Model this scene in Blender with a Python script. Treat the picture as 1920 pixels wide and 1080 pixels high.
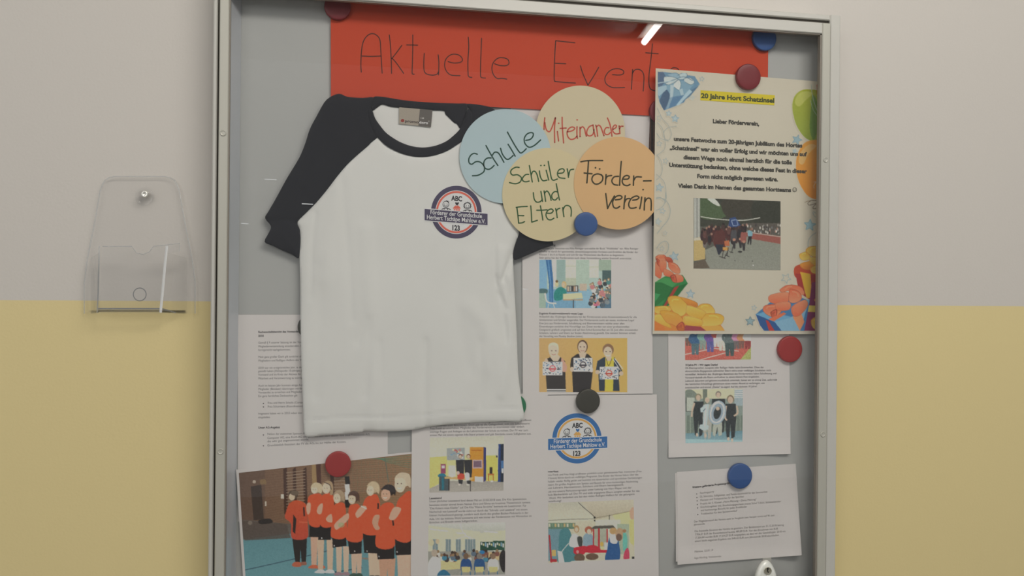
import bpy, math, random
import numpy as np
from mathutils import Vector, Matrix
from mathutils.geometry import delaunay_2d_cdt

for o in list(bpy.data.objects):
    bpy.data.objects.remove(o)
SC = bpy.context.scene
COL = SC.collection
random.seed(4)
RNG = np.random.default_rng(4)

# ------------------------------------------------------------------ camera
F_PX = 1700.0
YAW = math.radians(11.6)
ROLL = math.radians(0.54)
CAM = Vector((0.0, -1.352, 1.45))
YB = -0.020                      # front face of the magnetic board
FWD = Vector((math.sin(YAW), math.cos(YAW), 0))
RGT0 = Vector((math.cos(YAW), -math.sin(YAW), 0))
UP0 = Vector((0, 0, 1))
RGT = RGT0 * math.cos(ROLL) + UP0 * math.sin(ROLL)
UPV = UP0 * math.cos(ROLL) - RGT0 * math.sin(ROLL)
cd = bpy.data.cameras.new('camera')
cam = bpy.data.objects.new('camera', cd)
COL.objects.link(cam)
cd.sensor_width = 36
cd.lens = F_PX / 1920 * 36
cd.clip_start = 0.01
m = Matrix.Identity(4)
for i in range(3):
    m[i][0] = RGT[i]; m[i][1] = UPV[i]; m[i][2] = -FWD[i]; m[i][3] = CAM[i]
cam.matrix_world = m
SC.camera = cam

# ------------------------------------------------------------------ light
SC.view_settings.view_transform = 'Standard'
SC.view_settings.look = 'None'
SC.view_settings.gamma = 1
SC.view_settings.use_curve_mapping = False
SC.view_settings.exposure = 0.0
wd = bpy.data.worlds.new('world'); SC.world = wd
wd.use_nodes = True
bg = wd.node_tree.nodes['Background']
bg.inputs[0].default_value = (0.95, 0.98, 1.0, 1)
bg.inputs[1].default_value = 0.38

def area(name, loc, target, sx, sy, power, col):
    l = bpy.data.lights.new(name, 'AREA'); l.shape = 'RECTANGLE'
    l.size = sx; l.size_y = sy; l.energy = power; l.color = col
    o = bpy.data.objects.new(name, l); COL.objects.link(o)
    o.location = loc
    o.rotation_euler = (Vector(target) - Vector(loc)).to_track_quat('-Z', 'Y').to_euler()
    return o
area('ceiling_light', (0.85, -1.75, 2.9), (0.35, 0, 1.25), 1.6, 0.5, 30, (1.0, 0.965, 0.905))
area('corridor_light', (-1.6, -3.2, 2.5), (0.3, 0, 1.3), 1.4, 1.0, 16, (1.0, 0.975, 0.95))

# ------------------------------------------------------------------ helpers
def W(px, py, d=0.0):
    """point of the plane lying d metres in front of the board, seen at photo pixel px, py"""
    v = FWD + RGT * ((px - 960) / F_PX) + UPV * ((540 - py) / F_PX)
    t = (YB - d - CAM.y) / v.y
    return CAM + v * t

KILL = 0.60
def lin1(c):
    c /= 255.0
    return c / 12.92 if c <= 0.04045 else ((c + 0.055) / 1.055) ** 2.4
def A(r, g, b, k=KILL):
    return tuple(min(0.9, max(0.004, lin1(x) / k)) for x in (r, g, b))
def Aimg(a, k=KILL):
    a = np.clip(a, 0, 255) / 255.0
    l = np.where(a <= 0.04045, a / 12.92, ((a + 0.055) / 1.055) ** 2.4)
    return np.clip(l / k, 0.004, 0.9)

def tree(name):
    mt = bpy.data.materials.new(name); mt.use_nodes = True
    nt = mt.node_tree
    return mt, nt, nt.nodes['Principled BSDF'], nt.nodes['Material Output']

def mat(name, col, rough=0.6, metal=0.0, bump=0.0, scale=60.0, vary=0.0, spec=0.5, stretch=None):
    mt, nt, b, out = tree(name)
    b.inputs['Base Color'].default_value = (*col, 1)
    b.inputs['Roughness'].default_value = rough
    b.inputs['Metallic'].default_value = metal
    b.inputs['Specular IOR Level'].default_value = spec
    tc = nt.nodes.new('ShaderNodeTexCoord')
    mp = nt.nodes.new('ShaderNodeMapping')
    if stretch: mp.inputs['Scale'].default_value = stretch
    nz = nt.nodes.new('ShaderNodeTexNoise')
    nz.inputs['Scale'].default_value = scale; nz.inputs['Detail'].default_value = 5
    nt.links.new(tc.outputs['Object'], mp.inputs['Vector'])
    nt.links.new(mp.outputs['Vector'], nz.inputs['Vector'])
    if vary:
        mx = nt.nodes.new('ShaderNodeMix'); mx.data_type = 'RGBA'
        mx.inputs[6].default_value = (*[c * (1 - vary) for c in col], 1)
        mx.inputs[7].default_value = (*[min(1, c * (1 + vary)) for c in col], 1)
        nt.links.new(nz.outputs['Fac'], mx.inputs[0])
        nt.links.new(mx.outputs[2], b.inputs['Base Color'])
    if bump:
        bp = nt.nodes.new('ShaderNodeBump')
        bp.inputs['Strength'].default_value = bump; bp.inputs['Distance'].default_value = 0.001
        nt.links.new(nz.outputs['Fac'], bp.inputs['Height'])
        nt.links.new(bp.outputs['Normal'], b.inputs['Normal'])
    return mt

def fabric(name, col, weave=2600.0, vary=0.03):
    mt, nt, b, out = tree(name)
    b.inputs['Roughness'].default_value = 0.9
    b.inputs['Specular IOR Level'].default_value = 0.2
    b.inputs['Sheen Weight'].default_value = 0.15
    tc = nt.nodes.new('ShaderNodeTexCoord')
    nz = nt.nodes.new('ShaderNodeTexNoise'); nz.inputs['Scale'].default_value = 14; nz.inputs['Detail'].default_value = 3
    n2 = nt.nodes.new('ShaderNodeTexNoise'); n2.inputs['Scale'].default_value = weave; n2.inputs['Detail'].default_value = 1
    mx = nt.nodes.new('ShaderNodeMix'); mx.data_type = 'RGBA'
    mx.inputs[6].default_value = (*[c * (1 - vary) for c in col], 1)
    mx.inputs[7].default_value = (*[min(1, c * (1 + vary)) for c in col], 1)
    bp = nt.nodes.new('ShaderNodeBump'); bp.inputs['Strength'].default_value = 0.25; bp.inputs['Distance'].default_value = 0.0004
    nt.links.new(tc.outputs['Object'], nz.inputs['Vector']); nt.links.new(tc.outputs['Object'], n2.inputs['Vector'])
    nt.links.new(nz.outputs['Fac'], mx.inputs[0]); nt.links.new(mx.outputs[2], b.inputs['Base Color'])
    nt.links.new(n2.outputs['Fac'], bp.inputs['Height']); nt.links.new(bp.outputs['Normal'], b.inputs['Normal'])
    return mt

def clear(name, tint, body=0.0, ior=1.45, rough=0.0):
    mt, nt, b, out = tree(name)
    nt.nodes.remove(b)
    tr = nt.nodes.new('ShaderNodeBsdfTransparent'); tr.inputs[0].default_value = (*tint, 1)
    gl = nt.nodes.new('ShaderNodeBsdfGlossy'); gl.inputs['Roughness'].default_value = rough
    lw = nt.nodes.new('ShaderNodeLayerWeight'); lw.inputs['Blend'].default_value = 0.5
    pw = nt.nodes.new('ShaderNodeMath'); pw.operation = 'POWER'; pw.inputs[1].default_value = 5.0
    f0 = ((ior - 1) / (ior + 1)) ** 2
    fr = nt.nodes.new('ShaderNodeMath'); fr.operation = 'MULTIPLY_ADD'; fr.inputs[1].default_value = 1 - f0; fr.inputs[2].default_value = f0
    nt.links.new(lw.outputs['Facing'], pw.inputs[0]); nt.links.new(pw.outputs[0], fr.inputs[0])
    mx = nt.nodes.new('ShaderNodeMixShader')
    nt.links.new(fr.outputs[0], mx.inputs[0]); nt.links.new(tr.outputs[0], mx.inputs[1]); nt.links.new(gl.outputs[0], mx.inputs[2])
    last = mx
    if body:
        df = nt.nodes.new('ShaderNodeBsdfDiffuse'); df.inputs[0].default_value = (0.75, 0.77, 0.78, 1)
        m2 = nt.nodes.new('ShaderNodeMixShader'); m2.inputs[0].default_value = body
        nt.links.new(mx.outputs[0], m2.inputs[1]); nt.links.new(df.outputs[0], m2.inputs[2]); last = m2
    nt.links.new(last.outputs[0], out.inputs['Surface'])
    return mt

def ink_mat(name, rough=0.55):
    mt, nt, b, out = tree(name)
    at = nt.nodes.new('ShaderNodeAttribute'); at.attribute_name = 'Col'
    nt.links.new(at.outputs['Color'], b.inputs['Base Color'])
    b.inputs['Roughness'].default_value = rough
    b.inputs['Specular IOR Level'].default_value = 0.3
    return mt
INK = ink_mat('printing_ink')

def obj(name, verts, faces, material=None, parent=None, smooth=False, vcol=None, fcol=None, origin=None):
    """verts in world coordinates"""
    V = np.asarray(verts, dtype=float).reshape(-1, 3)
    if parent is not None:
        org = Vector(parent['_o'])
    else:
        org = Vector(origin) if origin is not None else Vector(V.mean(0))
    me = bpy.data.meshes.new(name)
    V = V - np.array(org)
    me.from_pydata(V.tolist(), [], [tuple(int(i) for i in f) for f in faces])
    if vcol is not None:
        at = me.color_attributes.new('Col', 'FLOAT_COLOR', 'POINT')
        c = np.ones((len(V), 4), dtype=np.float32); c[:, :3] = vcol
        at.data.foreach_set('color', c.ravel())
    if smooth:
        me.polygons.foreach_set('use_smooth', [True] * len(me.polygons))
    if material: me.materials.append(material)
    o = bpy.data.objects.new(name, me); COL.objects.link(o)
    o['_o'] = list(org)
    if parent is not None:
        o.parent = parent
    else:
        o.location = org
    return o

def thing(name, loc, label, cat, group=None):
    o = bpy.data.objects.new(name, None); COL.objects.link(o)
    o.location = loc; o['_o'] = list(loc); o.empty_display_size = 0.05
    return tag(o, label, cat, group)
def tag(o, label, cat, group=None):
    o['label'] = label; o['category'] = cat
    if group: o['group'] = group
    return o

def box_vf(x0, x1, y0, y1, z0, z1, bev=0.0):
    """box with chamfered long edges on its front (y0) side"""
    if bev <= 0:
        v = [(x0,y0,z0),(x1,y0,z0),(x1,y1,z0),(x0,y1,z0),(x0,y0,z1),(x1,y0,z1),(x1,y1,z1),(x0,y1,z1)]
        f = [(0,1,5,4),(1,2,6,5),(2,3,7,6),(3,0,4,7),(4,5,6,7),(3,2,1,0)]
        return v, f
    b = bev
    v = [(x0,y1,z0),(x1,y1,z0),(x1,y1,z1),(x0,y1,z1),
         (x0,y0+b,z0),(x1,y0+b,z0),(x1,y0+b,z1),(x0,y0+b,z1),
         (x0+b,y0,z0+b),(x1-b,y0,z0+b),(x1-b,y0,z1-b),(x0+b,y0,z1-b)]
    f = [(0,3,2,1)]
    for i in range(4):
        j = (i + 1) % 4
        f += [(i, j, 4 + j, 4 + i), (4 + i, 4 + j, 8 + j, 8 + i)]
    f.append((8, 9, 10, 11))
    return v, f
def box(name, x0, x1, y0, y1, z0, z1, material, parent=None, bev=0.0):
    if x1 < x0: x0, x1 = x1, x0
    if y1 < y0: y0, y1 = y1, y0
    if z1 < z0: z0, z1 = z1, z0
    v, f = box_vf(x0, x1, y0, y1, z0, z1, bev)
    return obj(name, v, f, material, parent)

def view(ox, oy, s):
    return lambda p: (ox + p[0] / s, oy + p[1] / s)
def VP(ox, oy, s, pts):
    return [(ox + x / s, oy + y / s) for x, y in pts]

def smooth_line(pts, n=6, closed=False):
    P = [np.array(p, float) for p in pts]
    if len(P) < 3 and not closed: 
        return [tuple(p) for p in P]
    out = []
    N = len(P)
    rng = range(N) if closed else range(N - 1)
    for i in rng:
        p1, p2 = P[i], P[(i + 1) % N]
        p0 = P[i - 1] if (i > 0 or closed) else p1
        p3 = P[(i + 2) % N] if (i + 2 < N or closed) else p2
        for k in range(n):
            t = k / n
            out.append(tuple(0.5 * ((2 * p1) + (-p0 + p2) * t + (2 * p0 - 5 * p1 + 4 * p2 - p3) * t * t + (-p0 + 3 * p1 - 3 * p2 + p3) * t ** 3)))
    if not closed: out.append(tuple(P[-1]))
    return out

# ------------------------------------------------------------------ flat print: polygons, strokes, lettering
TEXTS = []
class Print:
    def __init__(s, lift, off=0.00022):
        s.v = []; s.f = []; s.c = []; s.lift = lift; s.off = off
    def put(s, pts, faces, col, layer=0):
        b = len(s.v)
        for x, y in pts:
            s.v.append(W(x, y, s.lift(x, y) + s.off + layer * 0.00007)); s.c.append(col)
        s.f += [tuple(b + i for i in f) for f in faces]
    def poly(s, pts, col, layer=0):
        pts = list(pts)
        a = sum(pts[i][0] * pts[(i + 1) % len(pts)][1] - pts[(i + 1) % len(pts)][0] * pts[i][1] for i in range(len(pts)))
        if a > 0: pts = pts[::-1]
        s.put(pts, [tuple(range(len(pts)))], col, layer)
    def ellipse(s, cx, cy, rx, ry, col, layer=0, n=40):
        s.poly([(cx + rx * math.cos(2 * math.pi * k / n), cy + ry * math.sin(2 * math.pi * k / n)) for k in range(n)], col, layer)
    def ring(s, cx, cy, rx, ry, wx, wy, col, layer=0, n=64):
        p = []
        for k in range(n):
            a = 2 * math.pi * k / n
            p.append((cx + rx * math.cos(a), cy + ry * math.sin(a)))
            p.append((cx + (rx - wx) * math.cos(a), cy + (ry - wy) * math.sin(a)))
        s.put(p, [(2 * k, 2 * k + 1, (2 * k + 3) % (2 * n), (2 * k + 2) % (2 * n)) for k in range(n)], col, layer)
    def stroke(s, pts, w, col, layer=0, n=6):
        L = smooth_line(pts, n)
        if len(L) < 2: return
        P = np.array(L); T = np.gradient(P, axis=0)
        T /= (np.linalg.norm(T, axis=1)[:, None] + 1e-9)
        N = np.stack([T[:, 1], -T[:, 0]], 1) * w / 2
        q = []
        for i in range(len(P)):
            q.append(tuple(P[i] + N[i])); q.append(tuple(P[i] - N[i]))
        fs = [(2 * i, 2 * i + 1, 2 * i + 3, 2 * i + 2) for i in range(len(P) - 1)]
        s.put(q, fs, col, layer)
        for e in (0, -1):
            s.ellipse(P[e][0], P[e][1], w / 2, w / 2, col, layer, 10)
    def text(s, body, p0, p1, size, col, bold=0.0, layer=0, squeeze=0.9):
        TEXTS.append((s, body, p0, p1, size, col, bold, layer, squeeze))
    def build(s, name, parent):
        s.args = (name, parent); BUILDS.append(s)
BUILDS = []

def flush():
    cache = {}
    obs = []
    for t in TEXTS:
        key = (t[1], t[6])
        if key in cache: continue
        c = bpy.data.curves.new('t', 'FONT'); c.body = t[1]; c.size = 1; c.offset = t[6]
        c.resolution_u = 3 if t[4] < 8 else 4
        o = bpy.data.objects.new('t', c); COL.objects.link(o); obs.append(o); cache[key] = o
    dg = bpy.context.evaluated_depsgraph_get()
    res = {}
    for k, o in cache.items():
        e = o.evaluated_get(dg); me = e.to_mesh()
        v = [(p.co.x, p.co.y) for p in me.vertices]; f = [tuple(p.vertices) for p in me.polygons]
        res[k] = (v, f); e.to_mesh_clear()
    for o in obs:
        c = o.data; bpy.data.objects.remove(o); bpy.data.curves.remove(c)
    for s, body, p0, p1, size, col, bold, layer, sq in TEXTS:
        v, f = res[(body, bold)]
        if not v: continue
        wd_ = max(a for a, b in v)
        if len(p1) == 1:                       # only a slope is known
            sx = size * sq; dx, dy = 1.0, p1[0]
        else:
            L = p1[0] - p0[0]; sx = L / wd_; dx, dy = 1.0, (p1[1] - p0[1]) / L
        s.put([(p0[0] + a * sx * dx, p0[1] + a * sx * dy - b * size) for a, b in v], f, col, layer)
    for s in BUILDS:
        obj(s.args[0], s.v, s.f, INK, s.args[1], vcol=np.array(s.c))

# ------------------------------------------------------------------ flat print: pictures painted by code onto a fine vertex-coloured grid
class Paint:
    SS = 3
    def __init__(s, x0, y0, x1, y1, bgc):
        s.x0, s.y0 = x0, y0; s.bgc = bgc
        s.w = int((x1 - x0) * s.SS) + 1; s.h = int((y1 - y0) * s.SS) + 1
        s.a = np.ones((s.h, s.w, 3)) * np.array(bgc, float)
        s.m = np.zeros((s.h, s.w), bool)
        s.o = (0, 0, 1)
    def view(s, ox, oy, sc): s.o = (ox, oy, sc)
    def tr(s, pts):
        ox, oy, sc = s.o
        P = np.array(pts, float)
        return np.stack([(ox + P[:, 0] / sc - s.x0) * s.SS, (oy + P[:, 1] / sc - s.y0) * s.SS], 1)
    def fillmask(s, P, col, al=1.0, col2=None, vert=True):
        x0 = max(0, int(P[:, 0].min())); x1 = min(s.w, int(P[:, 0].max()) + 2)
        y0 = max(0, int(P[:, 1].min())); y1 = min(s.h, int(P[:, 1].max()) + 2)
        if x1 <= x0 or y1 <= y0: return
        X, Y = np.meshgrid(np.arange(x0, x1) + 0.5, np.arange(y0, y1) + 0.5)
        ins = np.zeros(X.shape, bool)
        n = len(P)
        for i in range(n):
            ax, ay = P[i]; bx, by = P[(i + 1) % n]
            if ay == by: continue
            c = ((ay > Y) != (by > Y)) & (X < (bx - ax) * (Y - ay) / (by - ay) + ax)
            ins ^= c
        col = np.array(col, float)
        if col2 is not None:
            c2 = np.array(col2, float)
            t = ((Y - P[:, 1].min()) / max(1e-6, np.ptp(P[:, 1]))) if vert else ((X - P[:, 0].min()) / max(1e-6, np.ptp(P[:, 0])))
            cc = col + (c2 - col) * np.clip(t, 0, 1)[..., None]
            cc = cc[ins]
        else: cc = col
        sub = s.a[y0:y1, x0:x1]
        sub[ins] = sub[ins] * (1 - al) + cc * al
        s.m[y0:y1, x0:x1] |= ins
    def poly(s, pts, col, al=1.0, col2=None, vert=True): s.fillmask(s.tr(pts), col, al, col2, vert)
    def blob(s, pts, col, al=1.0, col2=None, vert=True): s.fillmask(s.tr(smooth_line(pts, 6, True)), col, al, col2, vert)
    def rect(s, x0, y0, x1, y1, col, al=1.0, col2=None, vert=True): s.poly([(x0, y0), (x1, y0), (x1, y1), (x0, y1)], col, al, col2, vert)
    def ell(s, cx, cy, rx, ry, col, al=1.0, col2=None, rot=0.0):
        c, n = math.cos(rot), math.sin(rot)
        s.poly([(cx + rx * math.cos(t) * c - ry * math.sin(t) * n, cy + rx * math.cos(t) * n + ry * math.sin(t) * c) for t in np.linspace(0, 2 * math.pi, 28)[:-1]], col, al, col2)
    def line(s, pts, w, col, al=1.0, smooth=True):
        L = np.array(smooth_line(pts, 6) if smooth else pts, float)
        T = np.gradient(L, axis=0); T /= (np.linalg.norm(T, axis=1)[:, None] + 1e-9)
        N = np.stack([T[:, 1], -T[:, 0]], 1) * w / 2
        s.poly(np.concatenate([L + N, (L - N)[::-1]]), col, al)
    def star(s, cx, cy, r, col, fill=None, rot=0.0, w=5):
        p = [(cx + (r if k % 2 == 0 else r * 0.45) * math.sin(rot + k * math.pi / 5), cy - (r if k % 2 == 0 else r * 0.45) * math.cos(rot + k * math.pi / 5)) for k in range(10)]
        if fill is not None: s.poly(p, fill)
        for k in range(10): s.line([p[k], p[(k + 1) % 10]], w, col, smooth=False)
    def noise(s, amp, size=3, seed=1):
        r = np.random.default_rng(seed)
        h, w = s.h // (size * s.SS) + 2, s.w // (size * s.SS) + 2
        n = r.normal(0, amp, (h, w))
        n = np.kron(n, np.ones((size * s.SS, size * s.SS)))[:s.h, :s.w]
        k = size * s.SS
        for ax in (0, 1):
            c = np.cumsum(np.concatenate([n, n], ax), ax)
            n = np.take(c, np.arange(n.shape[ax]) + k, ax) - np.take(c, np.arange(n.shape[ax]), ax)
            n = n / k
        s.a += n[..., None]
    def get(s, x, y):
        ix = np.clip(((x - s.x0) * s.SS).astype(int), 1, s.w - 2); iy = np.clip(((y - s.y0) * s.SS).astype(int), 1, s.h - 2)
        r = 0
        for dx in (-1, 0, 1):
            for dy in (-1, 0, 1): r = r + s.a[iy + dy, ix + dx]
        return r / 9.0
    def mesh(s, name, quad, lift, parent, res=1.0, masked=False, layer=0, k=KILL, off=0.00022):
        (ax, ay), (bx, by), (cx, cy), (dx, dy) = quad
        nu = int(max(bx - ax, cx - dx) / res) + 2; nv = int(max(dy - ay, cy - by) / res) + 2
        U, V = np.meshgrid(np.linspace(0, 1, nu), np.linspace(0, 1, nv))
        X = (ax * (1 - U) + bx * U) * (1 - V) + (dx * (1 - U) + cx * U) * V
        Y = (ay * (1 - U) + by * U) * (1 - V) + (dy * (1 - U) + cy * U) * V
        raw = s.get(X, Y)
        ref = np.array(s.bgc, float) if masked else np.zeros(3)
        dd = raw - ref; gm = dd.mean(-1, keepdims=True)
        C = Aimg(ref + gm + (dd - gm) * (0.86 if masked else 0.80), k)
        pts = [W(x, y, lift(x, y) + off + layer * 0.00007) for x, y in zip(X.ravel(), Y.ravel())]
        idx = np.arange(nu * nv).reshape(nv, nu)
        fs = np.stack([idx[:-1, :-1], idx[1:, :-1], idx[1:, 1:], idx[:-1, 1:]], -1)
        if masked:
            ix = np.clip(((X - s.x0) * s.SS).astype(int), 0, s.w - 1); iy = np.clip(((Y - s.y0) * s.SS).astype(int), 0, s.h - 1)
            M = s.m.copy()
            for _ in range(3):
                M[1:] |= M[:-1]; M[:-1] |= M[1:]; M[:, 1:] |= M[:, :-1]; M[:, :-1] |= M[:, 1:]
            mm = M[iy, ix]
            keep = mm[:-1, :-1] | mm[1:, :-1] | mm[1:, 1:] | mm[:-1, 1:]
            fs = fs[keep]
        fs = fs.reshape(-1, 4)
        used = np.unique(fs); remap = -np.ones(nu * nv, int); remap[used] = np.arange(len(used))
        P = np.array([tuple(p) for p in pts])[used]
        return obj(name, P, remap[fs], INK, parent, vcol=C.reshape(-1, 3)[used])

def sheet(name, quad, lift, material, label, cat, group=None, nu=10, nv=12, thick=0.0002, parent=None, back=None):
    """a leaf of paper: front grid, back grid and a closed rim"""
    (ax, ay), (bx, by), (cx, cy), (dx, dy) = quad
    P = []
    for t in (thick, 0.0):
        for j in range(nv + 1):
            for i in range(nu + 1):
                u, v = i / nu, j / nv
                x = (ax * (1 - u) + bx * u) * (1 - v) + (dx * (1 - u) + cx * u) * v
                y = (ay * (1 - u) + by * u) * (1 - v) + (dy * (1 - u) + cy * u) * v
                P.append(W(x, y, lift(x, y) + t))
    n = (nu + 1) * (nv + 1); F = []
    for j in range(nv):
        for i in range(nu):
            a = j * (nu + 1) + i
            F.append((a, a + nu + 1, a + nu + 2, a + 1)); F.append((n + a, n + a + 1, n + a + nu + 2, n + a + nu + 1))
    rim = [i for i in range(nu + 1)] + [j * (nu + 1) + nu for j in range(1, nv + 1)] + [nv * (nu + 1) + i for i in range(nu - 1, -1, -1)] + [j * (nu + 1) for j in range(nv - 1, 0, -1)]
    for k in range(len(rim)):
        a, b = rim[k], rim[(k + 1) % len(rim)]
        F.append((a, b, b + n, a + n))
    o = obj(name, P, F, material, parent, smooth=False)
    if parent is None: tag(o, label, cat, group)
    return o

def seg_dist(P, poly):
    D = np.full(len(P), 1e9)
    n = len(poly)
    for i in range(n):
        a = np.array(poly[i]); b = np.array(poly[(i + 1) % n]); ab = b - a
        t = np.clip(((P - a) @ ab) / (ab @ ab + 1e-12), 0, 1)
        D = np.minimum(D, np.linalg.norm(P - (a + t[:, None] * ab), axis=1))
    return D
def line_dist(P, line):
    D = np.full(len(P), 1e9)
    for i in range(len(line) - 1):
        a = np.array(line[i], float); b = np.array(line[i + 1], float); ab = b - a
        t = np.clip(((P - a) @ ab) / (ab @ ab + 1e-12), 0, 1)
        D = np.minimum(D, np.linalg.norm(P - (a + t[:, None] * ab), axis=1))
    return D
def inside(P, poly):
    ins = np.zeros(len(P), bool); n = len(poly)
    X, Y = P[:, 0], P[:, 1]
    for i in range(n):
        ax, ay = poly[i]; bx, by = poly[(i + 1) % n]
        if ay == by: continue
        ins ^= ((ay > Y) != (by > Y)) & (X < (bx - ax) * (Y - ay) / (by - ay) + ax)
    return ins
def resample(poly, step):
    out = []
    for i in range(len(poly)):
        a = np.array(poly[i], float); b = np.array(poly[(i + 1) % len(poly)], float)
        k = max(1, int(round(np.linalg.norm(b - a) / step)))
        for j in range(k): out.append(tuple(a + (b - a) * j / k))
    return out

def cloth(name, poly, base, height, material, parent, step=5.0, curve=True):
    """cloth panel: outline in photo pixels, height(P, edge_distance) gives the front surface above the base"""
    if curve: poly = smooth_line(poly, 3, True)
    B = resample(poly, step)
    x0, y0 = np.min(B, 0); x1, y1 = np.max(B, 0)
    gx, gy = np.meshgrid(np.arange(x0, x1, step), np.arange(y0, y1, step))
    G = np.stack([gx.ravel() + (np.round((gy.ravel() - y0) / step) % 2) * step / 2, gy.ravel()], 1)
    G = G[inside(G, B)]; G = G[seg_dist(G, B) > step * 0.55]
    pts = [Vector(p) for p in B] + [Vector(p) for p in G]
    nb = len(B)
    r = delaunay_2d_cdt(pts, [(i, (i + 1) % nb) for i in range(nb)], [], 1, 1e-4)
    V = np.array([tuple(v) for v in r[0]]); T = [tuple(f) for f in r[2]]
    D = seg_dist(V, B)
    H = height(V, D)
    front = [W(x, y, base + h) for (x, y), h in zip(V, H)]
    back = [W(x, y, base) for (x, y) in V]
    n = len(V); F = []
    cnt = {}
    for f in T:
        a, b, c = f
        s_ = (V[b][0] - V[a][0]) * (V[c][1] - V[a][1]) - (V[b][1] - V[a][1]) * (V[c][0] - V[a][0])
        if s_ > 0: f = (a, c, b)
        F.append(f); F.append(tuple(n + i for i in f[::-1]))
        for i in range(3):
            e = (f[i], f[(i + 1) % 3]); cnt[e] = 1
    for (a, b) in cnt:
        if (b, a) not in cnt: F.append((b, a, n + a, n + b))
    return obj(name, front + back, F, material, parent, smooth=True)
LAMP = (1.785, -3.36, 0.134)

# ================================================================== materials
M_WALL, nt, bs, out = tree('two_tone_wall_paint')
geo = nt.nodes.new('ShaderNodeNewGeometry'); sep = nt.nodes.new('ShaderNodeSeparateXYZ')
nz = nt.nodes.new('ShaderNodeTexNoise'); nz.inputs['Scale'].default_value = 9; nz.inputs['Detail'].default_value = 6
cr = nt.nodes.new('ShaderNodeMath'); cr.operation = 'LESS_THAN'; cr.inputs[1].default_value = W(313, 563.5, YB).z
ad = nt.nodes.new('ShaderNodeMath'); ad.operation = 'MULTIPLY_ADD'; ad.inputs[1].default_value = 0.0016
mw = nt.nodes.new('ShaderNodeMix'); mw.data_type = 'RGBA'
mw.inputs[6].default_value = (*A(168, 163, 157), 1); mw.inputs[7].default_value = (*A(182, 167, 122), 1)
nt.links.new(geo.outputs['Position'], sep.inputs[0]); nt.links.new(geo.outputs['Position'], nz.inputs['Vector'])
nt.links.new(nz.outputs['Fac'], ad.inputs[0]); nt.links.new(sep.outputs['Z'], ad.inputs[2])
nt.links.new(ad.outputs[0], cr.inputs[0]); nt.links.new(cr.outputs[0], mw.inputs[0]); nt.links.new(mw.outputs[2], bs.inputs['Base Color'])
n2 = nt.nodes.new('ShaderNodeTexNoise'); n2.inputs['Scale'].default_value = 260; n2.inputs['Detail'].default_value = 4
bp = nt.nodes.new('ShaderNodeBump'); bp.inputs['Strength'].default_value = 0.25; bp.inputs['Distance'].default_value = 0.0006
nt.links.new(geo.outputs['Position'], n2.inputs['Vector'])
nt.links.new(n2.outputs['Fac'], bp.inputs['Height']); nt.links.new(bp.outputs['Normal'], bs.inputs['Normal'])
bs.inputs['Roughness'].default_value = 0.5

M_CEIL = mat('ceiling_paint', (0.75, 0.75, 0.73), 0.8, bump=0.2, scale=90)
M_FLOOR = mat('linoleum', (0.32, 0.31, 0.28), 0.4, vary=0.15, scale=30)
M_ALU = mat('anodised_aluminium', A(153, 151, 142), 0.42, 0.25, bump=0.12, scale=90, vary=0.02, stretch=(1, 1, 0.05))
M_ALU_W = mat('powder_coated_aluminium', A(161, 159, 153), 0.45, 0.1, vary=0.02, scale=40)
M_ALU_B = mat('anodised_aluminium_inner', A(165, 168, 172), 0.3, 0.2)
M_SEAL = mat('rubber_seal', A(62, 58, 52), 0.7)
M_BOARD = mat('enamelled_steel_board', A(153, 154, 152), 0.42, 0.0, vary=0.02, scale=6)
M_GLASS = clear('safety_glass', (0.952, 0.951, 0.948), 0.0, 1.42)
M_ACRYL = clear('clear_acrylic', (0.995, 0.995, 0.995), 0.0, 1.4, 0.03)
M_ACRYL_E = clear('clear_acrylic_edge', (0.96, 0.965, 0.97), 0.22, 1.45, 0.1)
M_PAPER = mat('copy_paper', A(190, 186, 184), 0.8, bump=0.1, scale=140, vary=0.008, spec=0.2)
M_PAPER_P = mat('poster_paper', A(184, 178, 162), 0.55, bump=0.05, scale=60, vary=0.008, spec=0.3)
M_ORANGE = mat('orange_card', A(172, 60, 34), 0.6, bump=0.08, scale=120, vary=0.01, spec=0.3)
M_BLUEC = mat('pale_blue_card', A(157, 175, 180), 0.7, vary=0.01, spec=0.2)
M_CREAM = mat('cream_card', A(183, 173, 146), 0.7, vary=0.01, spec=0.2)
M_YELC = mat('pale_yellow_card', A(187, 175, 141), 0.7, vary=0.01, spec=0.2)
M_ORC = mat('pale_orange_card', A(192, 157, 113), 0.7, vary=0.015, spec=0.2)
M_SHIRT = fabric('white_cotton', A(200, 197, 191))
M_NAVY = fabric('black_cotton', A(32, 32, 36), vary=0.08)
M_SEAM = fabric('white_stitching', A(208, 205, 200))

# ================================================================== room shell
def plane_box(name, x0, x1, y0, y1, z0, z1, material):
    o = box(name, x0, x1, y0, y1, z0, z1, material); o['kind'] = 'structure'; return o
plane_box('wall_back', -3.2, 4.2, 0.0, 0.15, 0, 3.0, M_WALL)
plane_box('floor', -3.2, 4.2, -5.2, 0.0, -0.1, 0, M_FLOOR)
plane_box('ceiling', -3.2, 4.2, -5.2, 0.0, 3.0, 3.1, M_CEIL)
plane_box('baseboard_back', -3.2, 4.2, -0.015, 0.0, 0, 0.09, M_SEAL)

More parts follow.
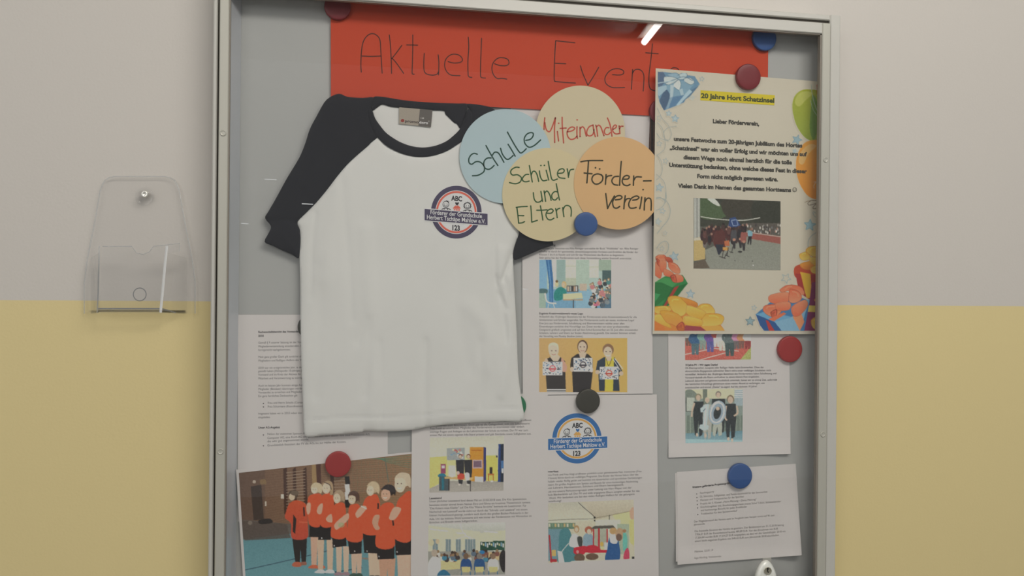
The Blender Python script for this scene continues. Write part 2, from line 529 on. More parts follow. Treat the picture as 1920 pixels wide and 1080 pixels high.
# ceiling tube light whose mirror image streaks across the glass
def lamp(loc, ang, label):
    t = thing('tube_light', loc, label, 'ceiling light', 'tube lights on the ceiling')
    c, s = math.cos(ang), math.sin(ang)
    def part(name, x0, x1, y0, y1, z0, z1, mt):
        v, f = box_vf(x0, x1, y0, y1, z0, z1)
        v = [(loc[0] + x * c - y * s, loc[1] + x * s + y * c, loc[2] + z) for x, y, z in v]
        return obj(name, v, f, mt, t)
    part('housing', -0.04, 0.04, -0.62, 0.62, -0.035, 0.0, M_ALU_W)
    em = bpy.data.materials.get('tube_glow')
    if em is None:
        em, n_, b_, o_ = tree('tube_glow')
        b_.inputs['Emission Color'].default_value = (1, 0.97, 0.92, 1); b_.inputs['Emission Strength'].default_value = 26
    n = 10; v = []; f = []
    for yy in (-0.59, 0.59):
        for k in range(n):
            a = 2 * math.pi * k / n; x, z = 0.019 * math.cos(a), -0.062 + 0.019 * math.sin(a)
            v.append((loc[0] + x * c - yy * s, loc[1] + x * s + yy * c, loc[2] + z))
    f = [(k, (k + 1) % n, n + (k + 1) % n, n + k) for k in range(n)] + [tuple(range(n))[::-1], tuple(range(n, 2 * n))]
    obj('tube', v, f, em, t)
    for yy in (-0.6, 0.6):
        part('end_holder', -0.012, 0.012, yy - 0.012, yy + 0.012, -0.075, -0.035, M_ALU_W)
lamp((LAMP[0], LAMP[1], 3.0), LAMP[2], 'bare fluorescent tube light on the ceiling in front of the display case')

# ================================================================== display case
G_D = 0.031                                      # glass in front of the board
FR = 0.039                                       # door rail front
DR = FR
def X(px, d, py=540): return W(px, py, d).x
def Z(px, py, d): return W(px, py, d).z
xL0 = (X(410.5, DR, 100) + X(405, DR, 800)) / 2 ; xL1 = (X(429.4, DR, 100) + X(421.5, DR, 880)) / 2
xR1 = (X(1556, DR, 200) + X(1549, DR, 1010)) / 2; xR0 = (X(1541.5, DR, 200) + X(1534, DR, 900)) / 2
zT0 = (Z(880, 15, DR) + Z(1240, 42, DR) + Z(1510, 60, DR)) / 3
zT1 = (Z(994, 2.5, DR) + Z(1240, 19.5, DR) + Z(1489, 38, DR)) / 3
BR_D = 0.033
bL0 = (X(397.5, BR_D, 300) + X(391.5, BR_D, 900)) / 2
bR1 = X(1573, BR_D, 400)
bT1 = (Z(1200, 0.5, BR_D) + Z(1478, 22, BR_D)) / 2
zB1 = Z(1440, 1104, DR); zB0 = Z(1440, 1134, DR); bB0 = Z(1440, 1150, BR_D)
case = thing('display_case', ((xL0 + xR1) / 2, 0, bB0), 'wall-mounted aluminium display case with a glass door full of school notices', 'display case')
y = lambda d: YB - d
box('back_panel', xL0 + .002, xR1 + .0088, -0.004, YB, zB0, zT1, M_BOARD, case)
# cabinet body behind the door
g = 0.0028
box('body_rail', bL0, xL0 - g, 0.0, y(BR_D), bB0, bT1, M_ALU_W, case, 0.0015)
# right rail: an L profile, its front lip reaches over the edge of the board
xB = xR1 + 0.0090
P_ = [(xR1 + g, y(0.014)), (xR1 + g, y(BR_D) + .0015), (xR1 + g + .0015, y(BR_D)), (bR1 - .0015, y(BR_D)), (bR1, y(BR_D) + .0015), (bR1, 0.0), (xB, 0.0), (xB, y(0.014))]
obj('body_rail', [(p_[0], p_[1], z_) for z_ in (bB0, bT1) for p_ in P_], [(k, (k + 1) % 8, 8 + (k + 1) % 8, 8 + k) for k in range(8)] + [tuple(range(8))[::-1], tuple(range(8, 16))], M_ALU_W, case)
zG = (Z(1240, 14.5, BR_D) + Z(1489, 33, BR_D)) / 2
box('body_rail', xL0 - g, xR1 + g, 0.0, y(BR_D), zG, bT1, M_ALU_W, case, 0.0015)
box('body_rail', xL0 - g, xR1 + g, 0.0, y(BR_D), bB0, zB0 - 0.0035, M_ALU_W, case, 0.0015)
for a in ((xL0 - g, xL0 - .0002, zB0, zG, -.001), (xR1 + .0002, xR1 + g, zB0, zG, y(.014))):
    box('seal', a[0], a[1], a[4], y(0.028), a[2], a[3], M_SEAL, case)
box('seal', xL0, xR1, -0.001, y(0.028), zT1 + .0002, zG, M_SEAL, case)
box('seal', xL0, xR1, -0.001, y(0.028), zB0 - 0.0035, zB0 - .0002, M_SEAL, case)
# door rails with rivets
def rivet(px, py, rail):
    c = W(px, py, DR); n = 20; v = []; f = []
    prof = [(0.0042, 0.0), (0.0042, 0.0007), (0.0034, 0.0012), (0.0031, 0.0008), (0.0012, 0.0010)]
    for r, h in prof:
        for k in range(n):
            a = 2 * math.pi * k / n; v.append((c.x + r * math.cos(a), c.y - h, c.z + r * math.sin(a)))
    for j in range(len(prof) - 1):
        for k in range(n): f.append((j * n + k, (j + 1) * n + k, (j + 1) * n + (k + 1) % n, j * n + (k + 1) % n))
    f.append(tuple((len(prof) - 1) * n + k for k in range(n))[::-1])
    obj('rivet', v, f, M_ALU, rail, smooth=True)
rl = box('door_rail', xL0, xL1, y(0.028), y(DR), zB0, zT1, M_ALU, case, 0.0012)
rr = box('door_rail', xR0, xR1, y(0.028), y(DR), zB0, zT1, M_ALU, case, 0.0012)
rt = box('door_rail', xL1, xR0, y(0.028), y(DR), zT0, zT1, M_ALU_W, case, 0.0012)
rb = box('door_rail', xL1, xR0, y(0.028), y(DR), zB0, zB1, M_ALU_W, case, 0.0012)
for o_ in (rl, rr): o_['_o'] = case['_o']
rivet(418.5, 249.5, rl); rivet(413.5, 846.5, rl); rivet(1548, 299.5, rr); rivet(1543, 814.5, rr)
# rubber bead between rail and glass
for a in ((xL1, xL1 + .0016, zB1, zT0), (xR0 - .0022, xR0, zB1, zT0), (xL1, xR0, zT0 - .0016, zT0), (xL1, xR0, zB1, zB1 + .0016)):
    box('gasket', a[0], a[1], y(0.0285), y(0.0365), a[2], a[3], mat('gasket_rubber', A(112, 106, 98), 0.6), case)
# inner aluminium reveal that shows beside the board at the left
xi = X(447.5, 0.001)
v = [(xL1 - .001, y(0.028), zB0), (xi, y(0.0005), zB0), (xi - .004, YB, zB0), (xL1 - .001, YB, zB0)]
v += [(a, b, zT1) for a, b, c in v]
obj('inner_reveal', v, [(0, 1, 5, 4), (1, 2, 6, 5), (3, 0, 4, 7), (0, 3, 2, 1), (4, 5, 6, 7)], M_ALU_B, case)
box('inner_reveal', xR1 + .0078, xR1 + .0088, YB, y(0.0138), zB0, zT1, M_ALU_B, case)
gp = box('glass_pane', xL1 - 0.004, xR0 + 0.004, y(G_D), y(G_D + 0.004), zB1 - 0.004, zT0 + 0.004, M_GLASS, case)
# only the front face is kept so that the pane reflects once
# light reflections painted as small pale dashes on the outside of the glass
M_REFL, nt, bs, out = tree('painted_reflection')
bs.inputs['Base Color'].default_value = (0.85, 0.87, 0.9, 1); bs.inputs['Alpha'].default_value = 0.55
gp['_o'] = case['_o']
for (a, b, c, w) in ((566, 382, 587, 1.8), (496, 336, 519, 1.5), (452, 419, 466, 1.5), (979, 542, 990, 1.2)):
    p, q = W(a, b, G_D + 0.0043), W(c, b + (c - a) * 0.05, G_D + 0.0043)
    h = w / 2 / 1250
    obj('reflection_dash', [(p.x, p.y, p.z - h), (q.x, q.y, q.z - h), (q.x, q.y, q.z + h), (p.x, p.y, p.z + h),
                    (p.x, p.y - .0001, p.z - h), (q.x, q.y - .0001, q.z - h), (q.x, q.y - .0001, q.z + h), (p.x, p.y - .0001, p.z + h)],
        [(4, 5, 6, 7), (0, 3, 2, 1), (0, 1, 5, 4), (2, 3, 7, 6), (1, 2, 6, 5), (3, 0, 4, 7)], M_REFL, gp)
# lock
def egg(cx, cy, w, h, n=36):
    p = []
    for k in range(n):
        a = 2 * math.pi * k / n
        yy = math.sin(a); ww = w * (1 + 0.16 * yy)
        p.append((cx + ww * math.cos(a) * (1 - 0.06 * abs(yy)), cy + h * yy))
    return p
def stack(name, rings, material, parent, smooth=True):
    """rings: list of (list of px points, d): a closed solid lofted towards the viewer"""
    n = len(rings[0][0]); v = []; f = []
    for pts, d in rings: v += [W(a, b, d) for a, b in pts]
    for j in range(len(rings) - 1):
        for k in range(n): f.append((j * n + k, j * n + (k + 1) % n, (j + 1) * n + (k + 1) % n, (j + 1) * n + k)[::-1])
    f.append(tuple(range(n))); f.append(tuple(range((len(rings) - 1) * n, len(rings) * n))[::-1])
    o = obj(name, v, f, material, parent)
    if smooth:
        o.data.polygons.foreach_set('use_smooth', [len(p.vertices) == 4 for p in o.data.polygons])
    return o
lk = stack('lock_housing', [(egg(1434.5, 1083, 20.5, 33), G_D + .0042), (egg(1436, 1083, 20.5, 33), G_D + .008), (egg(1436.5, 1083, 19.5, 31.5), G_D + .013), (egg(1437, 1083, 17, 28), G_D + .0155), (egg(1437.5, 1082, 12, 20), G_D + .0168)],
           mat('lacquered_zinc', A(196, 194, 188), 0.35, 0.15), case)
lk['_o'] = case['_o']; lk['label'] = 'pale grey oval lock housing'
def circ(cx, cy, r, n=24): return [(cx + r * math.cos(2 * math.pi * k / n), cy + r * math.sin(2 * math.pi * k / n)) for k in range(n)]
stack('lock_cylinder', [(circ(1440, 1070.5, 7), G_D + .015), (circ(1440, 1070.5, 7), G_D + .0185), (circ(1440, 1070.5, 6.2), G_D + .019), (circ(1440, 1070.5, 5.6), G_D + .0186), (circ(1440, 1070.5, 4), G_D + .0187)],
      mat('brushed_brass_nickel', A(140, 136, 122), 0.3, 0.7), lk)
stack('keyhole', [([(1438.8, 1065), (1440.8, 1064.6), (1441.2, 1067.5), (1440, 1069.5), (1441.5, 1073.5), (1440.6, 1074), (1438.6, 1071), (1438.4, 1067)][::-1], G_D + .018),
                  ([(1438.8, 1065), (1440.8, 1064.6), (1441.2, 1067.5), (1440, 1069.5), (1441.5, 1073.5), (1440.6, 1074), (1438.6, 1071), (1438.4, 1067)][::-1], G_D + .0192)],
      mat('dark_keyway', (0.006, 0.006, 0.006), 0.8), lk, False)
box('latch_plate', W(1425, 1052, .02).x, W(1440, 1052, .02).x, y(0.028), y(0.0305), W(1430, 1110, .03).z, W(1430, 1047, .03).z, M_ALU_W, case)

# ================================================================== brochure holder on the wall, left of the case
hd = YB          # W(.., d) with d = YB lies on the wall surface
def H(px, py, e): return W(px, py, YB + e)        # e metres in front of the wall
hold = thing('brochure_holder', H(262, 585, 0), 'clear acrylic brochure holder screwed to the wall left of the case', 'brochure holder')
def slab(name, pts, e0s, t, material, parent):
    n = len(pts)
    v = [H(a, b, e) for (a, b), e in zip(pts, e0s)] + [H(a, b, e + t) for (a, b), e in zip(pts, e0s)]
    f = [tuple(range(n))[::-1], tuple(range(n, 2 * n))] + [(k, (k + 1) % n, n + (k + 1) % n, n + k) for k in range(n)]
    return obj(name, v, f, material, parent)
bpts = [(214, 331), (310, 331), (319, 333), (327, 338), (332, 346), (336, 357), (347, 420), (360, 484), (366, 530), (366, 588), (158, 588), (158, 530), (164, 484), (177, 420), (188, 357), (192, 346), (197, 338), (205, 333)]
slab('back_plate', bpts, [0.004] * len(bpts), 0.003, M_ACRYL, hold)
def rod(name, pts, e, w, material, parent):
    """thin raised edge following pts (px), e: distance from wall (list or number)"""
    es = e if isinstance(e, (list, tuple)) else [e] * len(pts)
    v = []; f = []
    for i, ((a, b), ee) in enumerate(zip(pts, es)):
        p = H(a, b, ee); q = H(*pts[min(i + 1, len(pts) - 1)], es[min(i + 1, len(pts) - 1)]) - H(*pts[max(i - 1, 0)], es[max(i - 1, 0)])
        q.normalize(); nn = q.cross(Vector((0, 1, 0)))
        if nn.length < .1: nn = Vector((1, 0, 0))
        nn.normalize(); mm = q.cross(nn)
        for s1, s2 in ((1, 0), (0, 1), (-1, 0), (0, -1)): v.append(p + nn * w * s1 / 2 + mm * w * s2 / 2)
        if i: 
            for k in range(4): f.append((4 * i - 4 + k, 4 * i - 4 + (k + 1) % 4, 4 * i + (k + 1) % 4, 4 * i + k))
    f += [(3, 2, 1, 0), tuple(len(v) - 4 + k for k in range(4))]
    return obj(name, v, f, material, parent)
rod('plate_edge', bpts[-1:] + bpts[:10], 0.0068, 0.0018, M_ACRYL_E, hold)
rod('plate_edge', bpts[10:], 0.0068, 0.0018, M_ACRYL_E, hold)
fp = [(172, 470), (226, 461), (232, 458), (246, 458), (252, 470), (262, 478), (280, 476), (292, 463), (304, 458), (337, 455), (337, 470), (314, 472), (303, 580), (181, 580)]
slab('front_pocket', [(192, 462), (247, 462), (256, 474), (268, 477), (280, 472), (288, 462), (337, 456), (337, 471), (313, 476), (303, 584), (185, 584)], [0.036] * 11, 0.0025, M_ACRYL, hold)
rod('pocket_lip', [(192, 462), (247, 462), (256, 474), (268, 477), (280, 472), (288, 462), (337, 456), (337, 471)], 0.0385, 0.0013, M_ACRYL_E, hold)
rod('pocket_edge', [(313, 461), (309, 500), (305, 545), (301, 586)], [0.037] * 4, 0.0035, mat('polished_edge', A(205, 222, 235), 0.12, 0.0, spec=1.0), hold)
rod('pocket_edge', [(186, 461), (184, 545), (182, 586)], [0.037] * 3, 0.0018, M_ACRYL_E, hold)
for s_, (xa, xb) in (('r', (303, 348)), ('l', (183, 170))):
    v = [H(xb, 484, .007), H(xb, 588, .007), H(xa, 586, .036), H(xa + (8 if s_ == 'r' else 2), 474, .036)]
    v += [p + Vector((.002, 0, 0)) for p in v]
    obj('side_panel', v, [(0, 1, 2, 3), (7, 6, 5, 4), (0, 4, 5, 1), (1, 5, 6, 2), (2, 6, 7, 3), (3, 7, 4, 0)], M_ACRYL, hold)
v = [H(166, 586, .004), H(348, 586, .004), H(303, 586, .038), H(183, 586, .038)]
v += [p + Vector((0, 0, .003)) for p in v]
obj('pocket_base', v, [(3, 2, 1, 0), (4, 5, 6, 7), (0, 1, 5, 4), (1, 2, 6, 5), (2, 3, 7, 6), (3, 0, 4, 7)], M_ACRYL, hold)
rod('base_edge', [(184, 579), (303, 579), (329, 586)], [0.036, .036, .01], 0.0022, M_ACRYL_E, hold)
def hstack(name, cx, cy, prof, material, parent, n=28):
    v = []; f = []
    for r, e in prof:
        for k in range(n):
            a = 2 * math.pi * k / n; v.append(H(cx + r * math.cos(a), cy + r * math.sin(a), e))
    for j in range(len(prof) - 1):
        for k in range(n): f.append((j * n + k, j * n + (k + 1) % n, (j + 1) * n + (k + 1) % n, (j + 1) * n + k)[::-1])
    f += [tuple(range(n)), tuple(range((len(prof) - 1) * n, len(prof) * n))[::-1]]
    return obj(name, v, f, material, parent, smooth=True)
hstack('screw_cup', 271, 369, [(18, .0072), (18, .009), (15, .0105), (13, .009), (9, .0095), (8, .013), (6, .0135)], M_ACRYL, hold)
hstack('mounting_screw', 271, 364, [(7, .010), (6.5, .0155), (4, .0165), (2, .0145)], mat('zinc_screw', A(190, 188, 182), 0.3, 0.6), hold)
rg = []
for k in range(29):
    a = 2 * math.pi * k / 28; rg.append((262 + 12 * math.cos(a), 552 + 12 * math.sin(a)))
rod('moulded_ring', rg, 0.0385, 0.0014, M_ACRYL_E, hold)

# ================================================================== papers, from the board outwards
const = lambda d: (lambda x, y: d)
INKC = A(74, 70, 72); INKB = A(52, 48, 50)
def ss(a, b, x):
    t = min(1, max(0, (x - a) / (b - a))); return t * t * (3 - 2 * t)
def lines(pr, V, rows, size, default=INKC, layer=1):
    for r in rows:
        p0 = V(r[0]); body = r[2]; bold = len(r) > 3 and r[3]
        p1 = V(r[1]) if isinstance(r[1], tuple) and len(r[1]) == 2 else (r[1],)
        pr.text(body, p0, p1, size, INKB if bold else default, 0.022 if bold else 0.0, layer)

SK = (214, 176, 150)
def kid(p, x, y, h, hair, shirt, pants, skin=SK, w=1.0):
    """small generic figure for the printed snapshots: head centre x, y; h = head radius"""
    p.poly([(x - 1.5 * h * w, y + 1.5 * h), (x + 1.5 * h * w, y + 1.5 * h), (x + 1.7 * h * w, y + 5 * h), (x - 1.7 * h * w, y + 5 * h)], shirt)
    p.line([(x - 1.4 * h * w, y + 1.8 * h), (x - 2.1 * h * w, y + 3.5 * h), (x - 1.2 * h * w, y + 4.6 * h)], 0.8 * h, shirt)
    p.line([(x + 1.4 * h * w, y + 1.8 * h), (x + 2.1 * h * w, y + 3.5 * h), (x + 1.2 * h * w, y + 4.6 * h)], 0.8 * h, shirt)
    if pants is not None:
        p.poly([(x - 1.5 * h * w, y + 5 * h), (x + 1.5 * h * w, y + 5 * h), (x + 1.2 * h * w, y + 9 * h), (x + 0.2 * h, y + 9 * h), (x, y + 6.5 * h), (x - 0.2 * h, y + 9 * h), (x - 1.2 * h * w, y + 9 * h)], pants)
    p.rect(x - .4 * h, y + .7 * h, x + .4 * h, y + 1.7 * h, skin)
    p.ell(x, y - .15 * h, 1.02 * h, 1.12 * h, hair); p.ell(x, y + .18 * h, .78 * h, .9 * h, skin)
    for s in (-1, 1): p.ell(x + s * .3 * h, y + .1 * h, .1 * h, .1 * h, (60, 50, 48))
    p.line([(x - .25 * h, y + .6 * h), (x, y + .7 * h), (x + .25 * h, y + .6 * h)], .1 * h, (150, 90, 85))

# ---- report sheet, lower left
q = [(446, 590), (727, 590), (727, 968), (446, 978)]
sh = const(0.0006)
o = sheet('notice_sheet', q, sh, M_PAPER, 'white report sheet at the lower left, half hidden by the shirt hem', 'notice')
V = view(430, 580, 3.6); pr = Print(sh)
rows = [(195, 160, 'Rechenschaftsbericht des Vorstandes für das Jahr', 1), (195, 186, '2018', 1), (195, 232, 'Gemäß § 9 unserer Satzung ist der Vorstand verpflichtet, eine', 0),
 (195, 257, 'Mitgliederversammlung einzuberufen. Dem ist er form- und', 0), (195, 281, 'formgerecht nachgekommen.', 0), (195, 328, 'Mein ganz großer Dank gilt zunächst allen Eltern,', 0),
 (195, 353, 'Mitgliedern und fleißigen Helfern des Vereins.', 0), (195, 402, '2018 war ein ereignisreiches Jahr, in dem wir viel', 0), (195, 424, 'gestellt haben (Höhepunkt 10-jähriges Jubiläum).', 0),
 (195, 448, 'Vorstand und im Kreis der Aktiven für die', 0), (195, 473, 'Mitarbeit und Verantwortung zu würdigen.', 0), (195, 522, 'Auch im letzten Jahr konnten einige Aufgaben', 0), (195, 545, 'Mitglieder (Beisitzer) übertragen werden,', 0),
 (195, 568, 'Vorstandes zu erreichen und Mitglieder', 0), (195, 592, 'Ein ganz herzliches Dankeschön gilt', 0), (258, 638, 'Frau und Herrn Schultz (Computer)', 0), (258, 663, 'Frau Schürmann (Koordination)', 0),
 (195, 710, 'Insgesamt haben wir in 2018 neben den', 0), (195, 735, 'eingeladen.', 0), (195, 805, 'Unser AG-Angebot', 1), (256, 848, 'Neben der etablierten Spanisch-AG', 0)]
lines(pr, V, [((x, yy), -0.015, b, bo) for x, yy, b, bo in rows], 5.7, A(96, 93, 95))
lines(pr, V, [((256, 875), (950, 850), 'Computer AG, eine Koch-AG und ganz neu zum Start dessen eine neue Französisch-AG,'), ((256, 898), (538, 884), 'die sehr gut angenommen wurde.'),
              ((256, 925), (788, 900), 'Grundsätzlich finanziert der FV die AGs bis zur Hälfte der Kosten.')], 5.7, A(90, 87, 89))
for bx, by in ((230, 636), (230, 659), (230, 848), (230, 921)): pr.ellipse(430 + bx / 3.6, 580 + by / 3.6, 1.1, 1.1, INKC, 1, 10)
pr.build('printed_text', o)

# ---- sheet "10 Jahre"
q = [(1252.5, 512), (1478, 520), (1482.5, 851), (1253.5, 858)]
sh = lambda x, y: 0.0006 + 0.004 * ss(1420, 1483, x) * ss(760, 851, y) + 0.002 * ss(820, 858, y)
o = sheet('notice_sheet', q, sh, M_PAPER, 'white notice on the right with a snapshot of people holding silver 1 and 0 balloons', 'notice', nu=44, nv=44)
p = Paint(1284, 560, 1409, 676, (200, 92, 78)); p.view(1240, 600, 3.856)
p.rect(150, -180, 680, 110, (176, 196, 176)); p.rect(150, 60, 680, 150, (120, 128, 118))
p.poly([(560, 300), (660, 180), (660, 300)], (170, 176, 96))
for a, b in (((170, 250), (330, 215)), ((260, 295), (470, 235)), ((330, 200), (560, 225))): p.line([a, b], 5, (232, 214, 196), smooth=False)
rr_ = random.Random(3)
for x, yy, h, hc, sc, pc in ((195, 60, 14, (180, 160, 120), (210, 205, 190), (120, 90, 80)), (245, 70, 20, (60, 60, 60), (54, 96, 140), (80, 110, 120)), (300, 62, 17, (150, 120, 90), (120, 170, 160), (130, 150, 140)), (355, 60, 19, (90, 70, 60), (110, 80, 160), (90, 90, 160)),
    (400, 50, 16, (150, 110, 80), (200, 90, 80), (225, 220, 205)), (440, 60, 18, (170, 150, 120), (220, 218, 205), (200, 196, 180)), (495, 45, 24, (110, 100, 90), (96, 112, 112), (70, 90, 90)), (545, 75, 15, (90, 70, 60), (214, 130, 170), (110, 100, 100)),
    (580, 80, 14, (190, 150, 100), (226, 140, 90), (130, 90, 80)), (625, 75, 15, (80, 70, 60), (230, 222, 200), (150, 60, 60))): kid(p, x, yy, h, hc, sc, pc)
p.noise(9, 1, 5)
p.mesh('printed_photo', [(1284.6, 566), (1408, 566), (1408, 674), (1284.6, 675)], sh, o, off=0.0004)['label'] = 'printed snapshot of a crowd on a red running track'
V = view(1280, 675, 9.6); pr = Print(sh, 0.0004)
lines(pr, V, [((45, 105), (632, 100), '10 Jahre FV – Wir sagen Danke!', 1), ((45, 160), (1455, 145), 'Ob Elternsprecher, Lesepate oder fleißiger Helfer beim Sommerfest. Ohne das'),
 ((45, 217), (1593, 200), 'ehrenamtliche Engagement zahlreicher Eltern wäre unser vielfältiges Schulleben nicht'), ((45, 275), (1685, 255), 'vorstellbar. Anlässlich des 10-jährigen Bestehens des Fördervereins haben Schulleitung und'),
 ((45, 333), (1380, 315), 'Vorstand deshalb alle Eltern und Lehrer zu einem kleinen Fest eingeladen.'), ((45, 392), (1698, 370), 'Liebevoll dekoriert und gekonnt musikalisch untermalt, hatten wir so einmal Zeit, außerhalb'),
 ((45, 450), (1475, 430), 'des hektischen Schulalltags gemeinsam einen netten Abend zu verbringen, uns'), ((45, 510), (1335, 490), 'auszutauschen und einmal „Danke“ zu sagen! Auf die nächsten 10 Jahre!')], 5.0)
pr.build('printed_text', o)
p = Paint(1284, 727, 1395, 833, (132, 148, 140)); p.view(1240, 600, 3.856)
p.rect(160, 495, 600, 570, (206, 198, 160)); p.blob([(170, 520), (210, 500), (260, 540), (240, 580), (170, 600)], (120, 132, 120)); p.rect(300, 500, 332, 620, (112, 122, 108))
p.rect(180, 560, 240, 660, (176, 184, 170)); p.line([(180, 560), (180, 660), (240, 660)], 5, (60, 64, 62), smooth=False)
p.rect(528, 500, 590, 620, (150, 170, 176))
for k in range(5): p.line([(530, 505 + k * 14), (590, 503 + k * 14)], 5, (214, 224, 224), smooth=False)
p.rect(160, 690, 600, 830, (112, 128, 116))
for k in range(14): p.line([(180 + k * 30, 690), (180 + k * 30, 830)], 5, (150, 164, 148), smooth=False)
p.poly([(160, 820), (600, 800), (600, 900), (160, 900)], (96, 140, 156), col2=(140, 176, 184)); p.poly([(160, 860), (600, 870), (600, 900), (160, 900)], (150, 190, 196))
DK = (52, 58, 60)
for (hx, hy, hr, hc, w) in ((268, 560, 22, (140, 130, 100), .9), (332, 580, 18, (190, 180, 150), .8), (412, 540, 20, (130, 120, 110), 1.2), (500, 575, 26, (126, 110, 84), .95)):
    body = DK if hx != 332 else (170, 170, 160)
    p.poly([(hx - 38 * w, hy + 30), (hx + 40 * w, hy + 30), (hx + 44 * w, hy + 130), (hx + 32 * w, hy + 270), (hx + 6, hy + 285), (hx, hy + 170), (hx - 10, hy + 285), (hx - 30 * w, hy + 270), (hx - 42 * w, hy + 130)], body)
    p.ell(hx, hy - 3, hr, hr * 1.15, hc); p.ell(hx, hy + 3, hr * .75, hr, (196, 172, 148))
p.line([(470, 620), (460, 700), (475, 725)], 12, (196, 172, 148)); p.line([(545, 620), (552, 670), (525, 695)], 12, (196, 172, 148)); p.line([(240, 600), (222, 660), (220, 700)], 12, (196, 172, 148))
p.poly([(375, 740), (440, 740), (438, 830), (415, 840), (405, 770), (388, 845), (370, 830)], (172, 178, 164))
p.poly([(282, 640), (318, 608), (345, 610), (330, 760), (345, 765), (338, 792), (305, 800), (272, 782), (280, 757), (298, 755), (308, 665), (285, 668)], (176, 196, 206)); p.line([(325, 620), (312, 770)], 8, (226, 236, 240)); p.line([(302, 660), (318, 640)], 6, (96, 110, 124))
p.ell(405, 670, 62, 88, (150, 172, 186), rot=.25); p.ell(405, 670, 52, 78, (212, 224, 230), rot=.25); p.ell(405, 670, 42, 68, (140, 160, 176), rot=.25); p.ell(405, 672, 26, 46, DK, rot=.25); p.ell(408, 640, 14, 14, (196, 172, 148))
p.line([(360, 640), (385, 600), (420, 590)], 7, (236, 242, 246))
for x, yy in ((258, 830), (320, 835), (485, 860), (512, 868)): p.ell(x, yy, 9, 14, (200, 180, 160))
p.noise(6, 1, 9)
p.mesh('printed_photo', [(1284.9, 730.5), (1393, 728.4), (1392, 828), (1285.4, 831)], sh, o, off=0.0004)['label'] = 'printed snapshot of four people with silver number balloons'

# ---- folded note, lower right
sh = lambda x, y: 0.0010 + 0.010 * ss(1440, 1505, x) * ss(900, 1041, y) + 0.0035 * ss(1020, 1060, y) + 0.004 * ss(1300, 1266, x) * ss(900, 1059, y)
sh_b = lambda x, y: sh(x, y) - 0.0008 if True else 0
qb = [(1266, 887), (1490, 871), (1495, 1035), (1267.5, 1053)]
q = [(1269, 885), (1492, 869.5), (1503.3, 1041), (1270.5, 1059)]
o = sheet('folded_note', q, sh, M_PAPER, 'small folded landscape note at the lower right under the blue magnet', 'notice', nu=44, nv=36)
sheet('back_leaf', qb, sh_b, M_PAPER, '', '', nu=44, nv=36, parent=o)
V = view(1240, 840, 4.5); pr = Print(sh, 0.0004); gc = A(118, 114, 112)
lines(pr, V, [((262, 340), (742, 284), 'Weitere geförderte Projekte/größere Anschaffungen', 1), ((325, 388), (445, 374), 'Faschingsparty'), ((325, 418), (895, 376), 'DJ, Schminke, Süßigkeiten, und Pedalo-Spielmobil für das Sommerfest'),
 ((328, 448), (697, 416), 'Matratze und Trinkpäckchen für das Sportfest'), ((328, 478), (803, 440), 'Projekt der 5. Klassen „Meine Meinung – Deine Meinung“'), ((330, 506), (1010, 457), 'Einschulungsfeier inkl. Einschulungsgeschenk (neues Schul T-Shirt, Schlüsselbänder'),
 ((332, 534), (722, 502), 'und hochwertige Bleistift) für jeden Erstklässler'), ((332, 564), (640, 536), 'Trinkbecher für den Sponsorenlauf'), ((275, 629), (955, 574), 'Der Mitgliederstand des Vereins sank im Vergleich zum Vorjahr etwas auf 96 zum'),
 ((275, 654), (370, 645), 'Jahresende.'), ((280, 710), (1033, 656), 'Die finanzielle Situation des Vereins ist gesichert. Der Bankbestand am 31.12.2018 betrug'), ((282, 738), (985, 688), '7.956,57 EUR der Kassenbestand lautete 485,89 EUR. Von den Einnahmen von EUR'),
 ((282, 766), (1048, 710), '17.304,84 wurden EUR 17.254,27 EUR ausgegeben, so dass wir das Geschäftsjahr 2018 mit'), ((282, 794), (995, 742), 'einem leicht negativen Ergebnis von 549,43 EUR zum Jahresende 2018 abschließen.'),
 ((280, 883), (437, 869), 'Mahlow, 22.01.19'), ((278, 936), (508, 919), 'Ingo Harding, Vorsitzender')], 5.2, gc)
for bx, by in ((298, 388), (300, 418), (302, 446), (304, 477), (306, 506), (308, 562)): pr.ellipse(1240 + bx / 4.5, 840 + by / 4.5, 1.0, 1.0, INKC, 1, 10)
pr.build('printed_text', o)

# ---- dark photo almost hidden behind the poster, then the two upper middle sheets
sh = const(0.0010)
o = sheet('photo_print', [(1200.5, 204), (1330, 212), (1330, 425), (1201.5, 424.5)], sh, M_PAPER, 'dark brown photo print almost hidden behind the party poster', 'photo print')
p = Paint(1200, 203, 1331, 426, (78, 64, 56)); p.rect(1200, 203, 1331, 300, (92, 66, 54)); p.rect(1200, 380, 1331, 426, (86, 84, 82)); p.line([(1222, 203), (1224, 426)], 3, (50, 44, 40)); p.noise(4, 2, 2)
p.mesh('printed_photo', [(1201.5, 205), (1329, 213), (1329, 424), (1202.5, 423.5)], sh, o)
sh = const(0.0016)
sheet('notice_sheet', [(958, 190), (1219, 206), (1212, 400), (958, 400)], sh, M_PAPER, 'blank white sheet showing only at the edges behind the four paper discs', 'notice')

